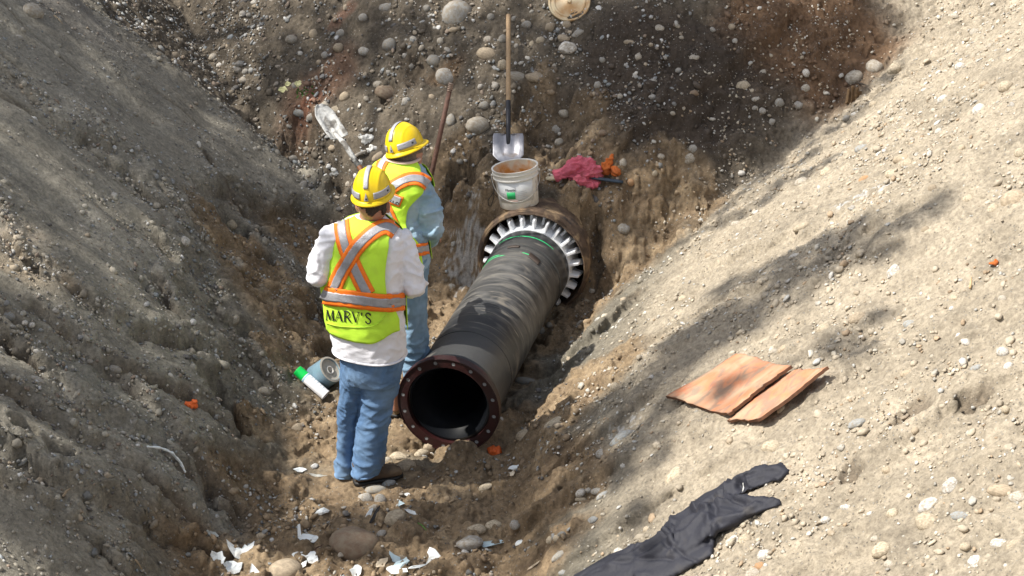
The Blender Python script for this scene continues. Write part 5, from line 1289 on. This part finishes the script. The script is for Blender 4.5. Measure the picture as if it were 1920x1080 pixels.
# upright shovel -------------------------------------------------------------
def shovel(tip, top, face, wb, lb_, name, label, mb, mh, ms, caked=False, dish=.02):
    d = (top-tip).normalized(); f = (face-d*face.dot(d)).normalized(); x = d.cross(f)
    M = Matrix((x, d, f)).transposed().to_4x4(); M.translation = tip; e = empty(name, mat=M); tag(e, label, "shovel"); L = (top-tip).length
    V = []; F = []; n, m = 18, 22
    for i in range(m+1):
        t = i/m; y = lb_*t; w = wb/2*(min(1, (t/.30+.02)**.45) if t < .30 else 1.0)*(1 if t < .93 else 1-.06*(t-.93)/.07)
        for j in range(n+1):
            u = 2*j/n-1; xx = w*u; V.append((xx, y+.006*(1-abs(u)) if t > .95 else y, -dish*(1-u*u)*(.3+.7*t)+.030*(t-.5)**2+.004*math.cos(u*9)*(t > .35)))
    for i in range(m):
        for j in range(n): a = i*(n+1)+j; F.append((a, a+1, a+n+2, a+n+1))
    bl = kid("blade", thick(mesh_py("blade", V, F), .0025), mb, e)
    for s in (-1, 1): kid("tread", mesh_py("tread", *tube_geo([(s*wb*.12, lb_+.004, -dish*.6), (s*wb*.46, lb_+.002, .0)], [.006, .004], 8)), mb, bl)
    kid("socket", mesh_py("socket", *tube_geo([(0, lb_*.62, -dish*.8), (0, lb_*.92, -dish*.5), (0, lb_+.06, .006), (0, lb_+.26, .01)], [(.004, .012), (.012, .016), .017, .018], 14)), ms, e)
    kid("handle", mesh_py("handle", *tube_geo([(0, lb_+.2+(L-lb_-.2)*t, .01) for t in np.linspace(0, 1, 10)]+[(0, L+.008, .01)], [.0165]*10+[.009], 14)), mh, e)
    return e
tip = on(953, 309)+Vector((0, -.10, .0)); tip = W(953, 307, tip.y); top = W(953, 30, hit(953, 30).y-.16)
shovel(tip, top, Vector((0, -1, .2)), .215, .235, "shovel", "upright round-nosed shovel with long pale wooden handle leaning on the back slope above the pail", M_STEELW, M_WOOD, M_SOCKET)
# second shovel, blade up, caked in white
lo = W(752, 440, 9.05); hi = W(598, 196, 9.75)
s2 = shovel(hi, lo, Vector((.75, -1, .2)), .14, .27, "slurry_shovel", "shovel turned blade up, blade and socket caked in white slurry, left of the helmets", M_CAKED, M_WOODD, M_CAKED, dish=.03)
# rusty bar
b0 = W(778, 470, 9.55); b1 = W(846, 156, 9.75)
bar = empty("pry_bar", b0); tag(bar, "rusty brown steel bar with threaded top leaning upright beyond the rear worker", "bar")
d = (b1-b0); put(new_obj("shaft", mesh_py("shaft", *tube_geo([b0, b0+d*.5, b0+d*.965], [.017, .016, .015], 14)), M_BAR), bar)
g = [tube_geo([b0+d*(.955+.010*k), b0+d*(.959+.010*k)], [.0185, .0185], 12) for k in range(5)]+[tube_geo([b0+d*.95, b1], [.012, .012], 12)]
put(new_obj("threaded_end", mesh_py("threaded_end", *join_geo(g)), mat("worn_thread", (.30, .22, .17), rough=.6, metal=.4)), bar)

# round lid -----------------------------------------------------------------
M_LID = mat("stained_lid", (.66, .55, .36), rough=.55, var=.08, scale=6); layer(M_LID, (.44, .26, .11), 6, (.42, .62)); layer(M_LID, (.75, .72, .62), 8, (.6, .7), seed=4)
pl = hit(1068, 6); n = (nrm(pl, .1)*.55+(EYE-pl).normalized()*.45).normalized(); x = Vector((1, 0, 0)); x = (x-n*x.dot(n)).normalized()
LMt = Matrix((x, n.cross(x), n)).transposed().to_4x4(); LMt.translation = pl+n*.03; lid = empty("pail_lid", mat=LMt); tag(lid, "round tan stained pail lid lying on the back slope at the top edge", "lid")
kid("lid_disc", lathe_mesh("lid_disc", [(.001, .0), (.04, .0), (.045, -.003), (.10, -.004), (.108, .003), (.118, .003), (.124, -.004), (.136, -.004), (.140, .006), (.150, .006), (.154, -.002), (.152, -.016), (.147, -.016), (.145, -.006), (.001, -.009)], 80, closed=False), M_LID, lid)
kid("lid_spout", lathe_mesh("lid_spout", [(.001, .014), (.012, .014), (.015, .008), (.018, .0), (.02, -.002)], 24, closed=False), M_LID, lid)

# spray can and tape roll ----------------------------------------------------
a_ = on(551, 702, .036); b_ = on(611, 749, .034); d = (b_-a_).normalized(); M = frame_along(a_, d); can = empty("spray_can", mat=M); L = (b_-a_).length
tag(can, "white aerosol paint can with bright green cap lying on the dirt left of the jeans", "spray can")
M_CANW = mat("white_can_paint", (.80, .80, .82), rough=.3, var=.03); M_CANC = mat("green_cap", (.005, .62, .10), rough=.4, var=.04)
kid("can_body", lathe_mesh("can_body", [(.001, L*.25), (.030, L*.25), (.033, L*.28), (.033, L*.97), (.0345, L*.975), (.0345, L*.995), (.031, L), (.026, L-.008), (.001, L-.014)], 40, closed=False), M_CANW, can)
kid("can_cap", lathe_mesh("can_cap", [(.001, 0), (.030, 0), (.033, .004), (.0335, L*.27), (.001, L*.27)], 40, closed=False), M_CANC, can)
kid("can_band", lathe_mesh("can_band", [(.0332, L*.29), (.0336, L*.29), (.0336, L*.33), (.0332, L*.33)], 40), mat("pale_blue_band", (.35, .62, .75)), can)
for k in range(5):
    V = []; F = []
    for i in range(9):
        an = 1.2+1.0*i/8
        for z in (L*(.42+.10*k), L*(.42+.10*k)+.004): V.append((.0338*math.cos(an), .0338*math.sin(an), z))
    for i in range(8): F.append((2*i, 2*i+1, 2*i+3, 2*i+2))
    kid("can_print", mesh_py("can_print", V, F), mat("faint_can_print", (.55, .66, .74)) if k == 0 else bpy.data.materials["faint_can_print"], can)
d = Vector((.66, -.30, .62)).normalized(); c0 = on(611, 730, .080)+Vector((0, .03, .01)); M = frame_along(c0-d*.055, d); roll = empty("tape_roll", mat=M)
tag(roll, "thick roll of blue grey tape with pale core lying beside the spray can", "tape roll")
M_TAPB = mat("blue_grey_tape", (.16, .25, .31), rough=.3, var=.15, scale=14, stretch=(1, 1, 12)); M_CORE = mat("pale_tape_side", (.48, .44, .37), rough=.7, var=.12, scale=40)
kid("tape_winding", lathe_mesh("tape_winding", [(.070, .0), (.086, .0), (.086, .135), (.070, .135)], 64), M_TAPB, roll)
kid("tape_side", lathe_mesh("tape_side", [(.085, .136), (.074, .1375), (.071, .128), (.048, .122), (.030, .124), (.028, .11), (.028, .0), (.085, -.001)], 64), M_CORE, roll)
kid("core_ring", lathe_mesh("core_ring", [(.028, .128), (.022, .130), (.023, .0), (.028, .0)], 40), mat("white_core", (.72, .70, .66), rough=.6), roll)

# rags -----------------------------------------------------------------------
def cloth_blob(paths, seed, amp, freq, voxel=.006, sm=3, flat=.6):
    g = []
    for P, R in paths:
        g.append(tube_geo([on(*q[:2], q[2] if len(q) > 2 else r*flat) for q, r in zip(P, R)], [(r*flat, r) for r in R], 16, up=nrm(on(*P[0][:2]), .1)))
    me = voxel_union(g, voxel, sm, "cloth"); return folds(me, amp, freq, seed, fine=.001)
M_PINK = mat("pink_rag_cloth", (.58, .12, .17), rough=.9, var=.15, scale=14, bump=.5, bscale=120); layer(M_PINK, (.30, .10, .10), 9, (.52, .7), amt=.7)
M_ORAG = mat("rust_orange_rag", (.48, .12, .02), rough=.9, var=.2, scale=14, bump=.5, bscale=120); layer(M_ORAG, (.16, .05, .02), 10, (.5, .7), amt=.7)
me = cloth_blob([([(1042, 334), (1058, 327), (1072, 318, .045), (1085, 309, .05), (1102, 313, .045), (1118, 325, .03), (1121, 333, .02)], [.038, .045, .05, .048, .045, .04, .03]), ([(1066, 336, .02), (1085, 328, .03), (1110, 326, .03)], [.03, .045, .04]),
                 ([(1080, 338, .02), (1098, 347, .025), (1112, 346, .02), (1122, 343, .012)], [.035, .042, .035, .018])], 4.0, .020, (20, 24, 34), .0048)
whole("pink_rag", me, M_PINK, "crumpled pink work rag lying right of the white pail", "rag")
me = cloth_blob([([(1128, 328), (1134, 318, .035), (1142, 306, .045), (1149, 293, .04)], [.030, .032, .026, .006]), ([(1130, 325), (1146, 321, .03), (1160, 325, .03), (1164, 320, .02)], [.03, .034, .026, .008])], 9.0, .020, (18, 18, 30), .005)
whole("orange_rag", me, M_ORAG, "crumpled rust orange rag tucked behind the pink one", "rag")
a = on(1108, 336, .03); b = on(1167, 343, .018)
whole("tool_handle", mesh_py("tool_handle", *tube_geo([a, a.lerp(b, .3), a.lerp(b, .8), b], [(.010, .016), (.011, .017), (.012, .019), (.009, .014)], 14)), mat("dark_blue_grip", (.035, .055, .08), rough=.5, bump=.3), "dark blue tool handle sticking out from under the pink rag", "tool handle")
a = on(1024, 338, .02); b = on(1044, 337, .02)
whole("cream_scrap", folds(voxel_union([tube_geo([a, b], [(.012, .026), (.014, .03)], 12)], .004, 3, "s"), .005, (30, 30, 30), 2), mat("cream_cloth", (.55, .48, .34), rough=.9, var=.15), "small cream cloth scrap at the left end of the pink rag", "scrap")

# orange clay-coloured slabs ---------------------------------------------------
M_SLAB = mat("salmon_orange_slab", (.52, .215, .11), rough=.9, var=.16, scale=5, bump=.5, bscale=40, stretch=(1, 1, 1)); layer(M_SLAB, (.42, .31, .21), 5, (.44, .62), distort=.8, stretch=(.8, 1.6, 1), amt=.8); layer(M_SLAB, (.19, .165, .13), 9, (.50, .62), seed=7, distort=1.2, stretch=(.6, 1.3, 1), amt=.6); layer(M_SLAB, (.50, .13, .06), 12, (.58, .66), seed=2, amt=.3)
M_SLABE = mat("dark_broken_edge", (.14, .065, .035), rough=.95, var=.3, scale=40)
def slab(q, lifts, n, m, wave, seed, label, t=.016):
    A, B, C_, D = [on(a, b, l) for (a, b), l in zip(q, lifts)]     # A-B far long edge .. D-C near long edge
    nn = (B-A).cross(D-A).normalized(); nn = nn if nn.z > 0 else -nn; V = []; F = []
    for i in range(n+1):
        for j in range(m+1):
            u, v = i/n, j/m; p = A.lerp(B, u).lerp(D.lerp(C_, u), v)
            e = .020*n3(np.array([u*14+seed]), np.array([v*9.0]), np.array([seed]))[0]*(1 if i in (0, n) or j in (0, m) else 0)
            V.append(p+nn*(wave*math.sin(v*math.pi*1.9+.4)+.003*math.sin(u*7+v*3+seed))+(B-A).normalized()*e+(D-A).normalized()*e*.5)
    for i in range(n):
        for j in range(m): a = i*(m+1)+j; F.append((a, a+1, a+m+2, a+m+1))
    me = thick(mesh_py("clay_slab", V, F), t); me.materials.clear(); me.materials.append(M_SLAB); me.materials.append(M_SLABE)
    rim = [abs(p.normal.dot(nn)) < .55 for p in me.polygons]; me.polygons.foreach_set("material_index", [1 if r else 0 for r in rim])
    for p, r in zip(me.polygons, rim): p.use_smooth = not r
    return whole("clay_slab", me, None, label, "slab", "broken orange slabs on the right slope")
slab([(1258, 754), (1388, 676), (1497, 700), (1378, 789)], [.03, .03, .055, .055], 30, 18, .012, 1.0, "wider salmon orange slab with grey stains, left of the pair on the slope")
slab([(1368, 794), (1488, 704), (1566, 706), (1441, 801)], [.015, .02, .065, .055], 30, 14, .008, 5.0, "narrower clean orange slab lying right of the stained one on the slope")

# black jacket ---------------------------------------------------------------
M_JKT = mat("black_nylon_jacket", (.016, .017, .026), rough=.72, var=.15, scale=9, bump=.25, bscale=50); layer(M_JKT, (.10, .09, .075), 9, (.60, .80), amt=.5, rough=.95)
me = cloth_blob([([(1090, 1120), (1150, 1080), (1220, 1052), (1280, 1022), (1340, 985), (1385, 960)], [.14, .125, .12, .12, .11, .09]), ([(1250, 1000), (1310, 960), (1370, 925), (1420, 902), (1462, 890), (1474, 893)], [.05, .07, .075, .07, .06, .035]),
                 ([(1330, 980), (1390, 957), (1435, 949), (1470, 944)], [.12, .085, .05, .010]), ([(1200, 1090), (1270, 1060), (1340, 1030)], [.10, .10, .05])], 15.0, .010, (2.6, 5, 5), .0085, 6, flat=.26)
co = get_co(me); no = get_no(me); hgt = np.zeros(len(co)); rj = random.Random(8)
CL = [([(1150, 1085), (1230, 1035), (1310, 985)], .045, .020), ([(1200, 1075), (1290, 1020), (1345, 970)], .04, .018), ([(1300, 960), (1332, 985), (1338, 1015)], .03, .022), ([(1335, 950), (1342, 990), (1330, 1030)], .022, -.018),
      ([(1340, 970), (1400, 950), (1455, 945)], .025, .016), ([(1380, 925), (1392, 935), (1388, 950)], .018, -.016), ([(1310, 965), (1380, 920), (1450, 895)], .035, .016), ([(1270, 1000), (1250, 1030), (1200, 1060)], .03, -.018),
      ([(1345, 1000), (1390, 985), (1420, 965)], .022, .014), ([(1230, 1010), (1260, 1040), (1262, 1060)], .022, .014)]
for _ in range(26):
    a0, b0 = rj.uniform(1130, 1440), 0; b0 = 1085-(a0-1130)*.62+rj.uniform(-35, 35); an = rj.uniform(-.2, 1.9); L0 = rj.uniform(25, 75)
    CL.append(([(a0, b0), (a0+L0*math.cos(an), b0-L0*math.sin(an))], rj.uniform(.010, .022), rj.choice((-1, 1))*rj.uniform(.006, .013)))
wxx = co[:, 0]+.02*n3(co[:, 0]*6, co[:, 1]*6, co[:, 2]*6); wyy = co[:, 1]+.02*n3(co[:, 0]*6+9, co[:, 1]*6, co[:, 2]*6)
for P, w_, h_ in CL:
    d_, _s = line_d(wxx, wyy, [tuple(hit(*q)[:2]) for q in P]); hgt += h_*np.clip(1-d_/w_, 0, 1)**1.2
set_co(me, co+no*hgt[:, None])
jk_ = empty("black_jacket", on(1300, 990)); tag(jk_, "crumpled black nylon jacket lying on the pale slope at the bottom", "jacket"); put(new_obj("jacket_cloth", me, M_JKT), jk_)
bj = bvh_of([me]); zp = strip_on(bj, [(1440, 960), (1468, 946)], 1.0, .002, cross=2, name="zipper")
if len(zp.polygons): put(new_obj("zipper", zp, mat("brass_zip", (.22, .13, .05), rough=.5, metal=.6)), jk_)
zp = strip_on(bj, [(1394, 905), (1395, 914), (1393, 922)], .9, .003, cross=2, name="cuff_seam")
if len(zp.polygons): put(new_obj("cuff_seam", zp, M_CAKED), jk_)

# white shards -----------------------------------------------------------------
M_SHARD = mat("white_brittle_plastic", (.76, .80, .80), rough=.5, var=.05, scale=12); layer(M_SHARD, (.40, .33, .24), 11, (.54, .70), amt=.75)
M_SHARDB = mat("pale_blue_plastic", (.60, .74, .78), rough=.45, var=.05)
rsh = random.Random(3)
def shard(px, py, w, h, ang, label, curl=.25, m_=None, lift=.01, stand=.35, pts=None):
    p = on(px, py, lift); dist = (p-EYE).length; s = dist/FPX; n = nrm(p, .06); v = (EYE-p).normalized(); nn = (n*(1-stand)+v*stand).normalized()
    rt = v.cross(Vector((0, 0, 1))).normalized()*-1; rt = (-v).cross(Vector((0, 0, 1))).normalized(); rt = (rt-nn*rt.dot(nn)).normalized(); up = nn.cross(rt)
    a = math.radians(ang); lx = rt*math.cos(a)+up*math.sin(a); ly = nn.cross(lx); m = 14
    out = pts or [(math.cos(2*math.pi*k/11)*rsh.uniform(.55, 1.05), math.sin(2*math.pi*k/11)*rsh.uniform(.5, 1.05)) for k in range(11)]
    V = [p+nn*(.0)]; k = len(out)
    for rr_ in (.5, 1.0):
        for (x, y) in out:
            x_, y_ = x*rr_, y*rr_; zc = curl*(x_*x_)*w*s*.5+.10*w*s*n3(np.array([x_*1.6+px]), np.array([y_*1.6]), np.array([py*1.0]))[0]
            V.append(p+lx*(x_*w*s/2)+ly*(y_*h*s/2*1.15)+nn*zc)
    F = [(0, 1+i, 1+(i+1) % k) for i in range(k)]+[(1+i, 1+k+i, 1+k+(i+1) % k, 1+(i+1) % k) for i in range(k)]
    me = thick(mesh_py("plastic_shard", V, F, False), .003)
    return whole("plastic_shard", me, m_ or M_SHARD, label, "shard", "broken white plastic shards on the trench floor")
BOWL = [(-1, 1), (-.9, .2), (-.5, -.7), (0, -1), (.45, -.8), (.9, 0), (1, .55), (.55, .15), (.3, .5), (.05, .1), (-.2, .35), (-.6, 0), (-.82, .5)]
shard(452, 1034, 50, 34, 0, "white shard shaped like a torn bowl with one thin raised horn", .5, pts=BOWL, stand=.7)
shard(407, 1050, 34, 30, -35, "white bent shard below and left of the torn bowl shard", .4, stand=.6)
shard(434, 1070, 42, 32, 20, "white folded shard at the bottom edge beneath the torn bowl shard", .6, stand=.5)
shard(478, 1073, 24, 24, 0, "small white triangular shard at the bottom, left of the pale boulder", .1, pts=[(-1, -1), (1, -.6), (-.3, 1)], stand=.8)
shard(562, 1005, 8, 34, 0, "thin white spike standing above the brown pebbles", .1, pts=[(-1, -1), (1, -1), (.6, 1), (-.6, .9)], stand=.9)
shard(581, 1014, 44, 20, -12, "white torn shard lying right of the thin spike", .3)
shard(575, 1043, 58, 20, -8, "long white ragged shard left of the muddy boulder", .3)
shard(588, 1051, 28, 20, 30, "white shard overlapping the lower right of the long ragged one", .3)
shard(568, 1062, 10, 26, -35, "narrow white splinter under the long ragged shard", .1)
shard(604, 961, 34, 15, 10, "white curved shard alone in the middle of the floor", -.6, stand=.5)
shard(563, 884, 28, 13, -18, "white flat shard on the floor left of the boots", .2, M_SHARD)
shard(596, 894, 36, 6, -10, "thin dull strip lying left of the near worker's heel", .1, mat("dull_white_strip", (.48, .48, .44), rough=.7))
shard(966, 879, 26, 12, 10, "white shard on the right bank above the cream stones", .1); shard(962, 890, 14, 10, 60, "cream chip just under the white shard on the bank", .1, mat("cream_chip", (.66, .56, .42)))
shard(738, 1052, 26, 34, 20, "translucent white shard standing in the bottom cluster", .1, M_SHARDB, stand=.8); shard(752, 1062, 56, 18, 30, "long pale blue bent strip crossing the bottom cluster of shards", .2, M_SHARDB, stand=.6)
shard(745, 1074, 44, 20, -20, "white shard at the bottom edge of the cluster", .2); shard(716, 1058, 30, 16, 40, "tan tinted shard at the left side of the bottom cluster", .2, mat("tan_shard", (.60, .50, .36)))
shard(668, 1073, 26, 28, -20, "white leaf shaped shard at the bottom under the muddy boulder", .4, stand=.7); shard(806, 1046, 36, 26, 30, "white horn shaped shard at the right of the bottom cluster", .6, pts=[(-1, -.8), (.2, -.6), (.9, -.9), (.8, .3), (.5, 1), (0, .6), (-.1, 0)], stand=.7)
shard(780, 1066, 44, 6, 10, "thin white sliver below the horn shaped shard", .1)
shard(922, 1024, 66, 14, 8, "long pale blue strip of plastic beside the grey stone", .1, M_SHARDB, pts=[(-1, -1), (-.8, -1), (1, .1), (1, .9), (.2, .8), (-.9, .6)]); shard(977, 1019, 26, 11, 10, "short white strip just right of the long pale blue one", .1)
shard(771, 963, 28, 9, -30, "white sliver leaning right of the cream block", .1); shard(754, 946, 14, 11, 0, "pale blue triangular chip above the cream block", .1, M_SHARDB, pts=[(-.9, -.9), (1, -.2), (-.6, 1)], stand=.8)
shard(764, 930, 12, 8, 0, "tiny bright white chip above the pale blue triangular one", .1); shard(693, 966, 10, 24, -35, "white and black spike left of the cream block", .1, stand=.9)
shard(703, 968, 8, 44, -32, "black pointed splinter standing left of the cream block", .1, M_DARK, stand=.9); shard(598, 1030, 28, 5, 25, "dark pointed splinter left of the muddy boulder", .1, M_BAR)
shard(396, 1003, 28, 12, -15, "dull white shard at the left edge of the floor", .2, mat("dull_shard", (.50, .52, .50))); shard(1004, 1062, 40, 6, 15, "thin cream strip low on the right bank", .1, bpy.data.materials["cream_chip"])
# crescent
P_ = [on(270, 846, .03), on(290, 851, .045), on(310, 861, .05), on(328, 875, .045), on(343, 892, .02)]
me = folds(voxel_union([tube_geo(P_, [(.004, .008), (.006, .020), (.007, .024), (.007, .020), (.004, .008)], 10)], .0035, 2, "c"), .003, (30, 30, 30), 2)
whole("crescent_shard", me, M_SHARD, "long white crescent shaped shard on the lower left bank", "shard")
# scraps of orange flagging
M_FLAG = mat("orange_flagging", (.85, .16, .03), rough=.6, var=.15, scale=20)
for a, b, s_, lb in ((357, 762, .035, "bright orange plastic scrap on the left slope crust"), (924, 848, .04, "crumpled orange scrap on the dirt below the flange"), (1865, 497, .017, "small rust orange scrap high on the right slope")):
    p = on(a, b, .012); me = voxel_union([ell_geo(p, (s_, s_*.8, s_*.45)), ell_geo(p+Vector((s_*.5, 0, s_*.4)), (s_*.45, s_*.4, s_*.3))], .004, 1, "s"); folds(me, .016, (38, 38, 38), a*.1, fine=.002)
    whole("orange_scrap", me, M_FLAG if a < 1800 else M_ORAG, lb, "scrap", "orange scraps dropped on the soil")
# white plaster lumps and flecks by the left shovel
M_PLAS = mat("white_plaster", (.80, .79, .74), rough=.9, var=.06, bump=.6)
for a, b, w, lb in ((690, 262, .045, "upper lump of white plaster beside the rear helmet"), (697, 278, .040, "lower lump of white plaster beside the rear helmet"), (678, 258, .022, "small white plaster crumb left of the two lumps"), (676, 303, .028, "curved white plaster crumb just above the near helmet"), (620, 310, .026, "white plaster flake below the left shovel"),
                     (631, 323, .036, "largest white plaster flake below the left shovel"), (607, 330, .022, "narrow white plaster flake left of the other flakes"), (698, 243, .02, "white plaster chip above the lumps"), (682, 285, .022, "dull plaster streak left of the lower lump")):
    p = on(a, b, .006); g = [ell_geo(p+Vector((rsh.uniform(-1, 1)*w*.5, 0, rsh.uniform(-1, 1)*w*.5)), (w*rsh.uniform(.5, .8), w*.4, w*rsh.uniform(.4, .8))) for _ in range(3)]
    me = voxel_union(g, .005, 1, "p"); folds(me, .010, (30, 30, 30), a*.3, fine=.002); whole("plaster_lump", me, M_PLAS, lb, "plaster lump", "white plaster bits on the back slope")
# stump, twigs, flakes
p = on(1603, 185, .02); g = [tube_geo([p+Vector((dx, 0, -.05)), p+Vector((dx*1.15, -.01, hgt))], [.018, .008], 7) for dx, hgt in ((-.035, .055), (-.012, .075), (.012, .065), (.032, .04))]
me = voxel_union(g, .005, 1, "stump"); folds(me, .010, (40, 40, 8), 2.0); whole("split_stump", me, mat("rotten_wood", (.16, .10, .05), rough=.9, var=.4, scale=30, bump=.7), "short split stump of brown wood poking out of the right slope", "wood stump")
for a, b, c_, d_, r, col, lb in ((100, 32, 114, 52, .006, (.34, .27, .18), "pale twig near the cobble in the top left corner"), (115, 935, 127, 918, .006, (.30, .23, .15), "short twig stuck in the lower left crust"), (1610, 158, 1640, 173, .006, (.10, .08, .06), "dark twig right of the stump"),
                                 (250, 1050, 262, 1070, .005, (.30, .22, .13), "thin twig at the bottom of the left bank"), (782, 985, 800, 1003, .004, (.10, .22, .04), "green stalk on the ground right of the cream block"), (1822, 545, 1828, 530, .006, (.50, .36, .20), "pale stick high on the right slope"),
                                 (1005, 240, 1020, 226, .004, (.06, .045, .03), "dark root hanging in the hollow right of the shovel"), (660, 300, 690, 285, .014, (.42, .38, .32), "pale wooden stick lying left of the rear worker's neck")):
    A, B = on(a, b, .014), on(c_, d_, .03); mid = A.lerp(B, .5)+Vector((0, 0, .008)); whole("twig", mesh_py("twig", *tube_geo([A, mid, B], [r, r*.9, r*.5], 7)), mat("twig_bark", col, rough=.9, var=.3), lb, "twig")
M_YEL = mat("yellow_flake", (.60, .58, .30), rough=.7, var=.12)
for a, b, w, lb in ((533, 169, 20, "lower left pale yellow flake on the upper back slope"), (541, 158, 14, "top pale yellow flake on the upper back slope"), (561, 158, 20, "right hand pale yellow flake on the upper back slope")): 
    o = shard(a, b, w, w*.7, 0, lb, .2, M_YEL, stand=.6); o['category'] = "flake"; o['group'] = "yellow flakes on the back slope"
V = []; F = []
for k in range(26):
    q = on(556+rsh.uniform(0, 34), 170+rsh.uniform(-4, 10)); a = rsh.uniform(0, 6.3); t = Vector((math.cos(a), -.4, math.sin(a)+.6)).normalized(); s_ = t.cross(Vector((0, 1, 0))).normalized(); L_ = rsh.uniform(.02, .05); o_ = len(V)
    V += [q, q+t*L_*.5+s_*.006, q+t*L_, q+t*L_*.5-s_*.006]; F.append((o_, o_+1, o_+2, o_+3))
whole("green_shoots", mesh_py("green_shoots", V, F, False), mat("fresh_green", (.05, .16, .02), rough=.6, var=.2), "low green shoots growing right of the yellow flakes", "plant")
